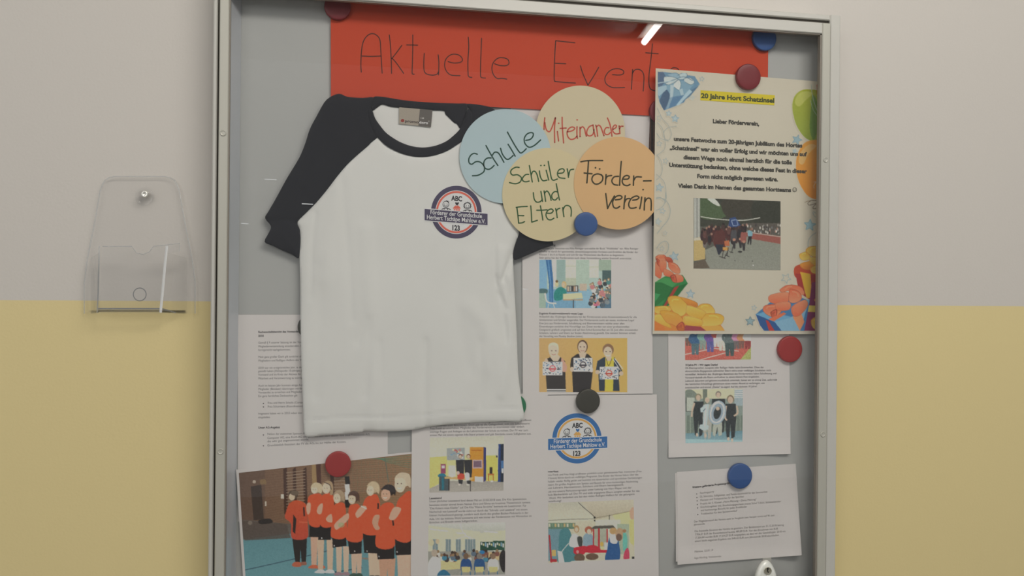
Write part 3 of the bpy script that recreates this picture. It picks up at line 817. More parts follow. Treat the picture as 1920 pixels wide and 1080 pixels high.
sh = const(0.0022)
o = sheet('notice_sheet', [(979, 378), (1222, 378), (1224, 738), (980, 741)], sh, M_PAPER, 'white notice in the middle with three children holding dotted drawings', 'notice')
V = view(1000, 450, 8.348); pr = Print(sh)
lines(pr, V, [((100, 92), (345, 92), 'Autorenlesung', 1), ((92, 145), (1645, 149), 'Im letzten Jahr besuchte uns Rike Reiniger und stellte ihr Buch "Wolfsliebe" vor. Rike Reiniger'), ((92, 192), (1640, 204), 'schaffte es durch ihr spannendes, abwechslungsreiches Vorlesen und Erzählen die Kinder der'),
 ((92, 242), (1420, 251), 'Klassen 1 bis 6 zu fesseln und sich für das Weiterlesen des Buches zu begeistern.'), ((92, 292), (1540, 303), 'Sehr gerne hat der Förderverein auch diese Veranstaltung wieder finanziell unterstützt.')], 5.2)
V = view(1000, 580, 8.348)
lines(pr, V, [((92, 78), (778, 80), 'Ergebnis Kreativwettbewerb neues Logo', 1), ((92, 129), (1618, 135), 'Anlässlich des 10-jährigen Bestehens hat der Förderverein einen Kreativwettbewerb für alle'), ((92, 180), (1578, 185), 'Schülerinnen und Schüler ausgerufen. Der Förderverein sucht ein neues, modernes Logo!'),
 ((92, 232), (1425, 236), 'Eine Jury aus Förderverein, Schulleitung und Elternvertretern wählte unter allen'), ((92, 282), (1500, 286), 'Einsendungen zunächst drei Vorschläge aus. Diese wurden von einer professionellen'), ((92, 334), (1635, 336), 'Designerin grafisch umgesetzt und auf dem Schul-Sommerfest am 22. Juni allen anwesenden'),
 ((92, 384), (1603, 386), 'Schülern, Lehrern und Eltern zur finalen Abstimmung gestellt. Die meisten Stimmen erhielt'), ((92, 434), (778, 436), 'der Vorschlag von Phoeby Skadow (mitte).')], 5.2)
pr.build('printed_text', o)
p = Paint(1010, 486, 1147, 579, (170, 190, 182)); p.view(990, 440, 3.375)
p.rect(70, 155, 530, 380, (164, 188, 180)); p.rect(70, 155, 120, 380, (116, 168, 206)); p.rect(150, 155, 180, 330, (198, 206, 190)); p.rect(180, 155, 236, 330, (140, 170, 164))
p.rect(238, 158, 304, 274, (206, 204, 184)); p.rect(388, 158, 448, 272, (206, 204, 184)); p.rect(304, 155, 388, 320, (166, 188, 172)); p.rect(238, 196, 304, 204, (186, 190, 170)); p.rect(388, 200, 448, 208, (186, 190, 170)); p.rect(238, 274, 304, 345, (176, 184, 160))
p.rect(448, 155, 530, 230, (150, 172, 152)); p.rect(470, 226, 528, 292, (70, 96, 96))
p.rect(70, 345, 530, 470, (104, 158, 192)); p.poly([(300, 360), (420, 350), (400, 470), (300, 470)], (150, 190, 206), .5)
p.poly([(112, 155), (148, 155), (160, 300), (158, 432), (136, 432), (132, 300)], (48, 108, 168)); p.line([(128, 160), (142, 300), (146, 430)], 5, (90, 150, 200))
p.blob([(70, 345), (118, 345), (120, 370), (70, 380)], (74, 110, 112)); p.rect(70, 370, 112, 468, (150, 176, 160)); p.line([(108, 370), (122, 425), (180, 436)], 9, (220, 216, 190)); p.line([(130, 440), (126, 466)], 4, (220, 216, 190)); p.line([(160, 440), (170, 466)], 4, (220, 216, 190))
p.rect(245, 322, 318, 362, (90, 84, 78)); 
for k in range(5): p.rect(250 + 13 * k, 326, 259 + 13 * k, 358, [(206, 180, 150), (150, 160, 160), (60, 60, 60), (190, 150, 120), (220, 214, 200)][k])
p.rect(326, 310, 372, 356, (190, 172, 150))
p.blob([(165, 370), (190, 335), (225, 335), (245, 370), (215, 410), (170, 415)], (34, 138, 130)); p.ell(182, 312, 11, 18, (212, 190, 140)); p.ell(182, 296, 9, 8, (120, 90, 50)); p.ell(228, 316, 15, 22, (206, 170, 110)); p.ell(225, 318, 9, 13, (214, 180, 150))
p.poly([(222, 375), (340, 368), (348, 402), (222, 412)], (214, 196, 150)); p.rect(222, 408, 348, 416, (180, 150, 110)); p.rect(284, 412, 290, 468, (80, 84, 88))
rr_ = random.Random(8)
for k in range(46):
    x = rr_.uniform(392, 528); yy = rr_.uniform(285, 450); x = max(x, 392 + (450 - yy) * .15 - 20 + (yy > 400) * 20)
    c = rr_.choice([(196, 120, 120), (60, 66, 72), (150, 176, 176), (220, 214, 196), (170, 140, 120), (110, 120, 120), (70, 130, 130)])
    p.ell(x, yy + 12, 15, 15, c); p.ell(x, yy - 8, 8, 9, rr_.choice([(60, 44, 40), (110, 80, 60), (160, 130, 90)])); p.ell(x - 2, yy - 5, 5, 6, (214, 178, 150))
p.ell(428, 444, 16, 8, (214, 96, 130)); p.poly([(455, 420), (525, 400), (530, 470), (460, 470)], (60, 84, 104), .6)
p.noise(5, 1, 3)
p.mesh('printed_photo', [(1011.3, 487), (1146, 487), (1146, 578), (1011, 577.5)], sh, o)['label'] = 'printed snapshot of a reading beside a blue curtain'
p = Paint(1010, 633, 1178, 737, (205, 165, 92)); p.view(990, 440, 3.375)
p.rect(60, 640, 640, 1010, (200, 160, 96), col2=(212, 168, 76), vert=False)
# three children
p.poly([(108, 790), (140, 775), (205, 775), (235, 800), (240, 1000), (120, 1000), (112, 880)], (56, 52, 50)); p.blob([(110, 785), (90, 850), (100, 880), (125, 870), (128, 800)], (214, 172, 146)); p.blob([(212, 780), (246, 830), (240, 866), (216, 860)], (208, 150, 126))
p.poly([(140, 775), (150, 760), (190, 760), (205, 775), (190, 800), (160, 800)], (218, 180, 154)); p.blob([(128, 720), (140, 690), (170, 684), (192, 705), (192, 750), (168, 776), (140, 765)], (220, 184, 160)); p.blob([(127, 715), (136, 690), (165, 682), (190, 696), (193, 730), (178, 704), (150, 700), (132, 712)], (216, 196, 170))
for x in (150, 176): p.ell(x, 735, 5, 3, (80, 70, 64))
p.line([(150, 757), (163, 761), (176, 756)], 3, (166, 90, 84)); p.rect(118, 978, 240, 984, (226, 220, 210)); p.rect(118, 990, 240, 995, (226, 220, 210))
p.poly([(275, 780), (310, 755), (380, 755), (410, 785), (410, 870), (395, 1000), (285, 1000), (280, 900)], (50, 46, 46)); p.blob([(275, 780), (268, 850), (290, 870), (300, 800)], (50, 46, 46)); p.ell(345, 708, 33, 42, (92, 66, 52)); p.ell(344, 712, 27, 36, (216, 178, 152))
p.poly([(320, 745), (372, 745), (360, 782), (330, 782)], (214, 176, 150)); p.ell(345, 705, 27, 22, (216, 178, 152))
for x in (332, 356): p.ell(x, 710, 4.5, 3, (70, 54, 48))
p.line([(333, 732), (345, 736), (357, 732)], 3, (166, 90, 84)); p.ell(278, 852, 12, 16, (214, 176, 150)); p.ell(402, 856, 12, 16, (214, 176, 150))
p.poly([(440, 800), (480, 775), (550, 778), (600, 870), (575, 900), (580, 990), (450, 990), (445, 880), (428, 870)], (46, 60, 74)); p.poly([(490, 775), (545, 775), (538, 990), (485, 990)], (218, 190, 52)); p.line([(548, 782), (600, 850)], 5, (220, 220, 220)); p.line([(540, 790), (585, 860)], 4, (220, 220, 220))
p.poly([(490, 765), (530, 765), (524, 800), (498, 800)], (214, 176, 150)); p.ell(507, 728, 36, 38, (142, 104, 72)); p.ell(505, 742, 27, 34, (220, 180, 152)); p.line([(495, 785), (510, 830), (530, 785)], 3, (60, 50, 46))
for x in (494, 520): p.ell(x, 740, 4.5, 3, (70, 54, 48))
p.line([(492, 762), (505, 768), (520, 762)], 4, (230, 220, 210)); p.ell(440, 870, 14, 14, (214, 176, 150)); p.ell(590, 878, 14, 14, (214, 176, 150))
rr_ = random.Random(1)
for (x0, y0, x1, y1, cc, c1) in ((92, 804, 218, 890, 155, (214, 80, 90)), (288, 780, 408, 866, 347, (60, 60, 70)), (453, 836, 573, 916, 513, (200, 70, 50))):
    p.rect(x0, y0, x1, y1, (226, 226, 226))
    for k in range(52):
        x = rr_.uniform(x0 + 5, x1 - 5); yy = rr_.uniform(y0 + 5, y1 - 5)
        if abs(x - (x0 + x1) / 2) < 25 and abs(yy - (y0 + y1) / 2) < 22: continue
        p.ell(x, yy, 3.6, 3.6, rr_.choice([(40, 60, 96), (50, 110, 160), (60, 60, 66)]))
    cx, cy = (x0 + x1) / 2, (y0 + y1) / 2
    p.ell(cx, cy, 21, 21, c1); p.ell(cx, cy, 15, 15, (226, 200, 190)); p.rect(cx - 24, cy - 2, cx + 24, cy + 8, c1)
p.noise(3, 1, 7)
p.mesh('printed_photo', [(1011, 634), (1176, 634), (1176, 735.5), (1011, 735)], sh, o)['label'] = 'printed snapshot of three children holding up drawings'

# ---- emblem of the association, printed on a sheet and on the shirt
def emblem(lift, cx, cy, rx, ry, sl, blue, red, dark, band, k):
    pr = Print(lift); wh = A(222, 218, 212) if k else A(206, 202, 196)
    pr.ring(cx, cy, rx, ry, rx * .175, ry * .175, blue, 1)
    pr.ellipse(cx, cy, rx * .835, ry * .835, wh, 0, 64)
    pr.ring(cx, cy, rx * .80, ry * .80, rx * .075, ry * .075, red, 2)
    T = lambda u, v: (cx + u * rx, cy + v * ry + sl * u * rx)
    def txt(s, u0, u1, v, size, col, layer, bo=0.035): pr.text(s, T(u0, v), T(u1, v), size * ry, col, bo, layer)
    txt('ABC', -.19, .23, -.43, .26, dark, 3); txt('123', -.19, .14, .69, .27, dark, 3)
    for u, spiky in ((-.41, 0), (.44, 1)):
        hx, hy = T(u, -.27); r = .13 * rx
        pr.ring(hx, hy, r, r * 1.02, r * .17, r * .17, dark, 3, 24)
        for s in (-1, 1): pr.ellipse(hx + s * r * .35, hy - r * .1, r * .1, r * .14, dark, 3, 8)
        pr.stroke([(hx - r * .5, hy + r * .25), (hx, hy + r * .62), (hx + r * .5, hy + r * .25)], r * .16, dark, 3, 4)
        if spiky:
            for a in range(11):
                t = math.radians(150 + a * 24); 
                pr.poly([(hx + r * math.cos(t - .2), hy + r * math.sin(t - .2)), (hx + 1.35 * r * math.cos(t), hy + 1.35 * r * math.sin(t)), (hx + r * math.cos(t + .2), hy + r * math.sin(t + .2))], dark, 3)
        else:
            for t in (-1.1, -.8, -1.45): pr.poly([(hx + r * math.cos(t - .2), hy + r * math.sin(t - .2)), (hx + 1.35 * r * math.cos(t + .2), hy + 1.35 * r * math.sin(t + .2)), (hx + r * math.cos(t + .2), hy + r * math.sin(t + .2))], dark, 3)
        for s in (-1, 1):
            pr.stroke([(hx + s * r * .1, hy + r * 1.25), (hx + s * r * .7, hy + r * 1.3), (hx + s * r * 1.4, hy + r * 1.65)], r * .22, dark, 3, 4)
            pr.stroke([(hx + s * r * .45, hy + r * 1.3), (hx + s * r * .6, hy + r * 1.8)], r * .22, dark, 3, 4)
    hx, hy = T(.03, -.33); r = .075 * rx
    pr.poly(smooth_line([(hx, hy + r), (hx - r * .95, hy - r * .1), (hx - r * .55, hy - r * .8), (hx, hy - r * .3), (hx + r * .55, hy - r * .8), (hx + r * .95, hy - r * .1)], 4, True), blue if k else dark, 3)
    hx, hy = T(.02, -.16); r = .14 * rx
    pr.poly(smooth_line([(hx - r, hy + r * .2), (hx - r * .8, hy - r * .3), (hx - r * .3, hy - r * .75), (hx, hy - r * .5), (hx + r * .3, hy - r * .75), (hx + r * .8, hy - r * .3), (hx + r, hy + r * .2)], 3, True), red, 3)
    for a, b in ((-.9, -.4), (-.28, .28), (.4, .9)): pr.poly([(hx + a * r, hy + .35 * r), (hx + b * r, hy + .35 * r), (hx + b * r * .86, hy + 1.2 * r), (hx + a * r * .86, hy + 1.2 * r)], red, 3)
    u0, v0, u1, v1 = band
    pr.poly([T(u0 - .02, v0 - .03), T(u1 + .02, v0 - .03), T(u1 + .02, v1 + .03), T(u0 - .02, v1 + .03)], wh, 4)
    pr.poly([T(u0, v0), T(u1, v0), T(u1, v1), T(u0, v1)], blue, 5)
    h = v1 - v0
    txt('Förderer der Grundschule', u0 + .22, u1 - .22, v0 + .42 * h, .235, wh, 6, .012)
    txt('Herbert Tschäpe Mahlow e.V.', u0 + .08, u1 - .08, v0 + .87 * h, .235, wh, 6, .012)
    return pr

# ---- notice with the emblem, lower middle
sh = const(0.0030)
o = sheet('notice_sheet', [(986, 742), (1231.5, 739.5), (1235.5, 1104), (992, 1112)], sh, M_PAPER, 'white notice at the bottom with the round blue and orange emblem at its head', 'notice')
emblem(sh, 1081.8, 822, 46.2, 47, -.04, A(50, 98, 152), A(204, 150, 82), A(48, 48, 52), (-1.17, -.03, 1.23, .42), 1).build('printed_emblem', o)
V = view(1020, 875, 9.6); pr = Print(sh)
lines(pr, V, [((-40, 106), (262, 100), 'Sommerfest', 1), ((-190, 178), (1755, 97), 'Direktorin Sabina Frank und Frau Voigt eröffneten pünktlich unser gemeinsames Fest. Inzwischen (Frau'), ((-110, 232), (1697, 157), 'Hermsdorf Isnack) führte durch ein vielfältiges Programm. Die Kinder des Hortes haben über das'),
 ((-90, 292), (1762, 213), 'ganze Schuljahr wieder fleißig geübt und konnten mit tänzerischen und sportlichen Darbietungen'), ((-90, 350), (1693, 280), 'alle begeistern. Ein großes Angebot zum Spielen und Basteln für einen kurzweiligen Nachmittag'), ((-90, 410), (1438, 340), 'wurde von Lehrern, Hortnerinnen, Schülern und Eltern bereitgestellt.'),
 ((-90, 475), (1577, 393), 'In der Aula trat unsere Perkussionsgruppe unter Leitung von Herr Meyer von der'), ((-90, 532), (1720, 450), 'Musikschule Blankenfelde auf. Der FV und viele engagierte Eltern sorgten wieder für das'), ((-90, 592), (1630, 508), 'leibliche Wohl. Wir bedanken uns bei den vielen fleißigen Helfern für die gelungene'), ((-60, 645), (310, 630), 'Veranstaltung!')], 5.2)
pr.build('printed_text', o)
p = Paint(1012, 935, 1191, 1058, (198, 190, 160)); p.view(1000, 740, 3.177)
p.rect(30, 620, 610, 1010, (196, 190, 164)); p.poly([(80, 640), (270, 625), (370, 735), (360, 750), (80, 765)], (184, 182, 164), col2=(206, 200, 176)); p.poly([(280, 625), (600, 625), (600, 690), (370, 745)], (198, 190, 168), col2=(182, 172, 146)); p.poly([(470, 715), (600, 690), (600, 860), (520, 800)], (222, 206, 140))
p.line([(268, 642), (300, 672), (340, 705), (365, 728)], 3, (70, 66, 60)); p.line([(88, 750), (230, 742), (365, 740)], 3, (120, 116, 100)); p.line([(365, 735), (470, 716), (600, 690)], 3, (140, 130, 100)); p.ell(365, 732, 6, 6, (50, 50, 48)); p.ell(365, 750, 5, 5, (50, 50, 48)); p.rect(451, 716, 455, 780, (60, 60, 56))
p.rect(30, 765, 250, 800, (96, 130, 110)); 
for k in range(9): p.rect(90 + 18 * k, 768, 102 + 18 * k, 788, [(206, 200, 170), (120, 150, 120), (196, 170, 110)][k % 3])
p.rect(370, 745, 520, 830, (206, 206, 180)); p.rect(30, 800, 170, 990, (104, 146, 160)); p.rect(500, 770, 570, 950, (160, 176, 150))
p.line([(95, 835), (108, 1000)], 9, (190, 40, 50), smooth=False); p.rect(100, 980, 140, 996, (190, 40, 50)); p.rect(110, 925, 134, 962, (220, 170, 90))
p.blob([(155, 830), (175, 798), (210, 800), (232, 850), (250, 930), (250, 1000), (150, 1004), (150, 930)], (70, 132, 140)); p.line([(210, 885), (165, 945), (158, 1000)], 4, (226, 220, 200)); p.poly([(145, 930), (172, 935), (186, 1002), (150, 1004)], (216, 216, 204))
p.blob([(215, 870), (235, 830), (262, 835), (288, 860), (290, 910), (220, 905)], (214, 210, 196)); p.ell(258, 800, 16, 22, (180, 140, 90)); p.ell(257, 804, 10, 14, (218, 182, 156)); p.blob([(262, 850), (290, 850), (290, 905), (270, 900)], (70, 72, 70))
p.blob([(300, 840), (330, 825), (355, 845), (355, 900), (300, 905)], (130, 160, 176)); p.ell(330, 806, 24, 22, (176, 96, 70)); p.ell(332, 816, 13, 16, (222, 184, 160))
p.rect(355, 800, 440, 930, (150, 158, 140), .7); p.poly([(340, 800), (365, 782), (475, 778), (490, 796)], (88, 86, 78)); p.rect(386, 796, 396, 940, (196, 36, 48)); p.rect(355, 800, 362, 900, (196, 36, 48)); p.rect(436, 800, 444, 935, (196, 36, 48)); p.poly([(240, 912), (300, 900), (440, 925), (445, 942), (240, 940)], (206, 34, 52)); p.ell(350, 920, 45, 24, (206, 36, 54)); p.ell(275, 935, 36, 22, (206, 36, 54)); p.ell(275, 972, 32, 26, (110, 84, 66)); p.ell(350, 965, 38, 20, (110, 84, 66)); p.ell(264, 936, 8, 10, (230, 180, 170), .7)
p.rect(400, 905, 455, 925, (226, 206, 140)); p.ell(408, 890, 10, 14, (222, 170, 70)); p.rect(424, 880, 455, 924, (226, 226, 210))
p.blob([(455, 845), (490, 840), (510, 880), (512, 985), (430, 988), (440, 920)], (40, 88, 150)); p.blob([(455, 830), (480, 820), (500, 845), (498, 885), (460, 880)], (222, 212, 206)); p.ell(476, 812, 22, 20, (190, 150, 96)); p.ell(515, 830, 26, 36, (184, 148, 110)); p.ell(510, 850, 18, 22, (120, 90, 76))
p.blob([(535, 825), (552, 825), (560, 870), (555, 925), (535, 925)], (96, 186, 170)); p.ell(543, 812, 10, 11, (170, 120, 80)); p.blob([(545, 930), (565, 915), (572, 975), (538, 980)], (206, 60, 90)); p.blob([(575, 690), (598, 672), (600, 750), (578, 735)], (214, 160, 130)); p.poly([(572, 750), (600, 740), (600, 900), (575, 880)], (216, 196, 120)); p.rect(588, 965, 603, 978, (60, 60, 60))
p.poly([(230, 990), (440, 985), (604, 978), (604, 1010), (200, 1010)], (196, 196, 186)); p.noise(5, 1, 4)
p.mesh('printed_photo', [(1014, 944), (1188, 936.7), (1189.8, 1047.8), (1015, 1056.5)], sh, o)['label'] = 'printed snapshot of a red popcorn stand under a tent'

# ---- notice with the reading evening
sh = const(0.0038)
o = sheet('notice_sheet', [(772.5, 738), (1027, 738), (1028.5, 1112), (770, 1122)], sh, M_PAPER, 'white notice at the bottom below the shirt with a classroom snapshot', 'notice')
V = view(770, 760, 3.377); pr = Print(sh)
lines(pr, V, [((122, 118), (763, 99), 'Zum Tag der offenen Tür hatte die Schule am Samstag im Herbst die Türen für alle offenen'), ((122, 135), (753, 121), 'Interessierten zum Anschauen. Dort gab es die Gelegenheit, sich mit Schulleiterin'), ((122, 153), (718, 140), 'Frau Frank zu unterhalten, Mitglieder des Fördervereins zu interviewen oder einfach'),
 ((122, 174), (742, 163), 'wichtige Fragen und Anliegen an die Lehrerinnen der Schule zu richten. Der FV war zum'), ((122, 195), (763, 185), 'ersten Mal mit einem eigenen Info-Stand präsent und gab Getränke sowie Süßigkeiten aus.'), ((118, 595), (196, 592), 'Leseabend', 1),
 ((118, 614), (733, 599), 'Unser jährlicher Leseabend fand dieses Mal am 23.02.2018 statt. Die Kita Spektakulum'), ((118, 638), (757, 620), 'bereitete wieder einmal ihrem Namen Ehre und führte ein kreatives Theaterstück namens'), ((118, 659), (733, 641), '"Des Kaisers neue Kleider" auf. Die Kita "Kleine Strolche" betreute ein Lesezimmer. Für'),
 ((118, 681), (738, 665), 'Nachschub von Lesestoff wurde nicht nur durch das "Schreib- und Leseland" mit einem'), ((118, 703), (745, 686), 'kleinen Verkaufsstand gesorgt, sondern auch durch den großen Bücher-Flohmarkt in der'), ((118, 726), (765, 706), 'Aula. Um das leibliche Wohl kümmerte sich wie immer der Förderverein mit Würstchen im'), ((118, 748), (423, 736), 'Brötchen und Brezeln sowie Softgetränken.')], 5.5)
pr.build('printed_text', o)
p = Paint(804, 815, 946, 925, (200, 196, 176)); p.view(770, 760, 3.377)
p.rect(110, 190, 600, 330, (190, 190, 172), col2=(214, 206, 180)); p.poly([(118, 330), (228, 322), (228, 470), (118, 530)], (216, 196, 104)); p.poly([(228, 320), (375, 316), (375, 470), (228, 465)], (214, 200, 130)); p.poly([(476, 318), (552, 318), (552, 480), (476, 480)], (222, 196, 84))
p.poly([(110, 530), (240, 478), (600, 482), (600, 560), (110, 560)], (156, 150, 140), col2=(176, 170, 160)); p.poly([(228, 272), (342, 268), (342, 345), (230, 348)], (150, 158, 158)); rr_ = random.Random(6)
for k in range(16): 
    x, yy = rr_.uniform(235, 325), rr_.uniform(275, 332); p.rect(x, yy, x + 14, yy + 11, rr_.choice([(220, 216, 200), (190, 120, 110), (120, 150, 170), (206, 200, 150)]))
p.line([(280, 280), (296, 292), (288, 300)], 5, (196, 60, 60))
p.poly([(375, 264), (462, 264), (462, 486), (375, 480)], (224, 140, 30)); p.poly([(462, 264), (477, 268), (477, 476), (462, 486)], (44, 52, 120)); p.rect(392, 345, 455, 400, (190, 160, 160)); p.rect(398, 352, 448, 392, (120, 90, 110)); p.poly([(405, 450), (460, 452), (460, 487), (405, 483)], (216, 210, 196)); p.line([(385, 285), (450, 285)], 4, (180, 90, 20), smooth=False)
p.poly([(556, 246), (590, 244), (590, 485), (552, 485)], (30, 60, 130)); p.poly([(570, 246), (590, 244), (590, 485), (568, 485)], (36, 44, 62)); p.rect(540, 318, 551, 330, (60, 60, 60)); p.rect(572, 350, 590, 420, (60, 110, 170)); p.rect(575, 400, 588, 430, (190, 190, 190))
p.rect(190, 372, 222, 432, (150, 60, 100)); p.rect(196, 380, 215, 400, (226, 190, 210)); p.ell(198, 445, 26, 14, (30, 120, 150)); p.rect(180, 450, 240, 540, (70, 84, 90)); p.rect(196, 455, 212, 535, (30, 110, 130)); p.rect(240, 380, 285, 450, (196, 196, 186))
for hx, hy in ((314, 322), (366, 322)): 
    p.poly([(hx - 28, hy + 24), (hx + 24, hy + 22), (hx + 24, hy + 95), (hx + 14, hy + 175), (hx - 8, hy + 175), (hx - 24, hy + 95)], (46, 46, 50)); p.ell(hx, hy, 12, 15, (110, 70, 56)); p.ell(hx, hy + 3, 9, 11, (216, 176, 150)); p.ell(hx - 5, hy + 180, 9, 6, (200, 190, 180))
p.poly([(215, 452), (400, 456), (385, 476), (215, 464)], (216, 166, 96)); p.rect(238, 465, 246, 540, (60, 56, 54)); p.rect(376, 475, 381, 545, (60, 56, 54)); p.blob([(298, 440), (318, 430), (340, 440), (335, 466), (300, 466)], (210, 64, 40)); p.blob([(345, 430), (370, 430), (372, 470), (350, 474)], (226, 222, 206)); p.ell(262, 446, 14, 10, (226, 214, 190)); p.ell(300, 428, 10, 12, (214, 170, 160))
p.rect(488, 432, 528, 442, (190, 110, 40)); p.rect(490, 440, 496, 478, (190, 110, 40)); p.rect(520, 440, 526, 478, (190, 110, 40)); p.rect(500, 392, 518, 432, (50, 44, 40)); p.rect(505, 476, 522, 486, (226, 226, 220)); p.noise(5, 1, 11)
p.mesh('printed_photo', [(806, 820.7), (944.7, 817), (944, 920), (805, 923.8)], sh, o)['label'] = 'printed snapshot of two people at a stall beside an orange panel'
p = Paint(801, 977, 949, 1088, (184, 186, 172)); p.view(770, 760, 3.377)
p.rect(110, 740, 600, 830, (196, 198, 190), col2=(176, 178, 166)); p.poly([(110, 760), (440, 800), (440, 940), (110, 940)], (206, 200, 168)); p.poly([(440, 810), (600, 790), (600, 900), (440, 900)], (214, 206, 166))
for x0, y0, x1, y1 in ((120, 780, 235, 800), (290, 805, 350, 815), (465, 795, 550, 808)): p.poly([(x0, y0), (x1, y1 - 6), (x1, y1), (x0, y0 + 7)], (228, 234, 228))
p.line([(312, 745), (330, 800), (380, 850)], 5, (220, 224, 216)); p.line([(290, 850), (350, 830), (410, 850)], 3, (226, 226, 216))
for x0 in (140, 222, 286, 345, 378): p.rect(x0, 848, x0 + 32, 925, (120, 140, 146)); p.rect(x0 + 14, 848, x0 + 17, 925, (190, 190, 180))
p.rect(440, 864, 522, 918, (36, 78, 62)); p.rect(522, 858, 595, 916, (40, 84, 66))
for k in range(12):
    x = 445 + k * 12.5; p.rect(x, 868 + (k * 7) % 14, x + 9, 884 + (k * 5) % 20, [(224, 224, 214), (206, 196, 140), (120, 160, 190), (226, 226, 220)][k % 4])
p.rect(110, 925, 600, 1090, (150, 150, 140)); p.poly([(185, 985), (330, 978), (318, 1035), (190, 1045)], (216, 190, 130)); p.poly([(470, 930), (580, 930), (560, 980), (490, 975)], (206, 176, 124)); rr_ = random.Random(5)
for k in range(30):
    x = rr_.uniform(150, 580); yy = rr_.uniform(925, 965); p.ell(x, yy + 14, 16, 16, rr_.choice([(90, 110, 130), (70, 60, 60), (200, 196, 186), (60, 130, 160), (130, 80, 70)])); p.ell(x, yy - 6, 9, 10, rr_.choice([(90, 64, 50), (150, 120, 84), (60, 48, 44)]))
p.blob([(112, 1000), (145, 955), (185, 975), (190, 1040), (170, 1080), (112, 1080)], (216, 216, 210)); p.ell(150, 935, 20, 24, (176, 160, 140)); p.ell(170, 862, 12, 16, (216, 180, 140)); p.ell(130, 870, 18, 22, (206, 190, 150)); p.ell(452, 930, 17, 12, (40, 120, 180))
for x, c, h in ((350, (36, 78, 140), (120, 92, 70)), (435, (40, 84, 140), (130, 120, 110)), (522, (214, 210, 200), (140, 110, 86))):
    p.blob([(x - 30, 985), (x, 970), (x + 30, 985), (x + 32, 1045), (x - 28, 1050)], c); p.ell(x, 955, 17, 20, h); p.poly([(x - 28, 1022), (x + 28, 1022), (x + 30, 1056), (x - 26, 1058)], (222, 190, 120)); p.line([(x - 26, 1050), (x - 30, 1080)], 5, (50, 110, 160)); p.line([(x + 26, 1050), (x + 30, 1080)], 5, (50, 110, 160))
p.blob([(560, 970), (578, 920), (598, 930), (598, 1050), (575, 1040)], (50, 46, 48)); p.blob([(175, 1060), (210, 1040), (250, 1070), (240, 1095), (170, 1095)], (40, 110, 150)); p.noise(5, 1, 12)
p.mesh('printed_photo', [(803.5, 982.7), (947.7, 979), (947, 1077), (802, 1080)], sh, o)['label'] = 'printed snapshot of a full classroom seen from behind'

# ---- team photo, lower left
sh = lambda x, y: 0.0024 + 0.003 * ss(475, 442, x)
o = sheet('photo_print', [(442.5, 880.5), (779, 846.5), (790, 1130), (459, 1136)], lambda x, y: sh(x, y), M_PAPER, 'large photo print of a row of children in orange jerseys at the lower left', 'photo print', nu=60, nv=10)
p = Paint(446, 845, 790, 1130, (122, 88, 62)); p.view(430, 840, 4.5)
p.poly([(60, 0), (1620, 0), (1620, 640), (60, 640)], (112, 82, 62), col2=(150, 112, 76), vert=False)
for k in range(26): p.line([(300, 120 + k * 22), (900, 90 + k * 18), (1540, 40 + k * 20)], 3, (96, 68, 48), .5)
p.rect(60, 180, 300, 640, (92, 70, 58), .5)
p.poly([(180, 325), (270, 310), (290, 600), (205, 610)], (66, 52, 44)); p.rect(435, 390, 460, 428, (196, 190, 176)); p.rect(300, 450, 314, 490, (186, 176, 160)); p.ell(210, 285, 14, 14, (176, 160, 140)); p.blob([(260, 270), (300, 265), (310, 300), (265, 305)], (150, 120, 70), .6)
for x0, x1 in ((455, 485), (535, 560), (622, 650), (850, 880)): p.poly([(x0, 180), (x1, 160), (x1 + 12, 560), (x0 + 8, 560)], (74, 46, 34))
for k in range(14): p.line([(480, 210 + k * 24), (640, 190 + k * 25)], 6, (150, 128, 104), smooth=False)
for k in range(9): p.line([(880, 150 + k * 26), (975, 146 + k * 26)], 5, (150, 128, 104), smooth=False)
p.poly([(695, 140), (740, 135), (745, 330), (700, 330)], (156, 124, 78)); p.poly([(730, 130), (770, 125), (776, 330), (740, 330)], (84, 50, 38))
for k in range(14): p.line([(1040 + k * 36, 90), (1050 + k * 36, 480)], 2, (96, 110, 80), .6)
for k in range(10): p.line([(1040, 110 + k * 36), (1540, 80 + k * 38)], 2, (96, 110, 80), .6)
for k in range(6): p.line([(1200 + 20 * k, 90), (1320, 85 + 6 * k), (1535, 60 + 22 * k)], 3, (60, 140, 110), .8)
p.line([(1310, 70), (1330, 200), (1345, 290)], 7, (92, 104, 88))
for k, c in enumerate(((40, 36, 34), (206, 200, 190), (206, 200, 190), (40, 36, 34))): p.poly([(972, 240 + 66 * k), (1012, 238 + 66 * k), (1020, 304 + 66 * k), (980, 306 + 66 * k)], c)
p.poly([(60, 600), (500, 640), (700, 650), (1540, 700), (1540, 1400), (60, 1400)], (96, 84, 76), col2=(92, 142, 150)); p.poly([(60, 780), (540, 720), (700, 760), (1620, 780), (1620, 1400), (60, 1400)], (84, 136, 146), col2=(104, 160, 168))
p.poly([(60, 610), (480, 640), (520, 760), (130, 780)], (86, 72, 64), .8); p.blob([(250, 610), (330, 595), (365, 615), (350, 635), (260, 640)], (48, 42, 40)); p.ell(175, 632, 18, 18, (120, 108, 96))
p.line([(130, 1030), (400, 970), (700, 900), (860, 860)], 7, (52, 84, 100)); p.line([(800, 1055), (940, 1040), (1120, 1010)], 10, (40, 84, 100)); p.line([(1120, 930), (1240, 940)], 14, (170, 110, 80), .6)
OR = (228, 78, 40); OD = (196, 74, 40); BKc = (38, 34, 34); SKN = (206, 158, 130)
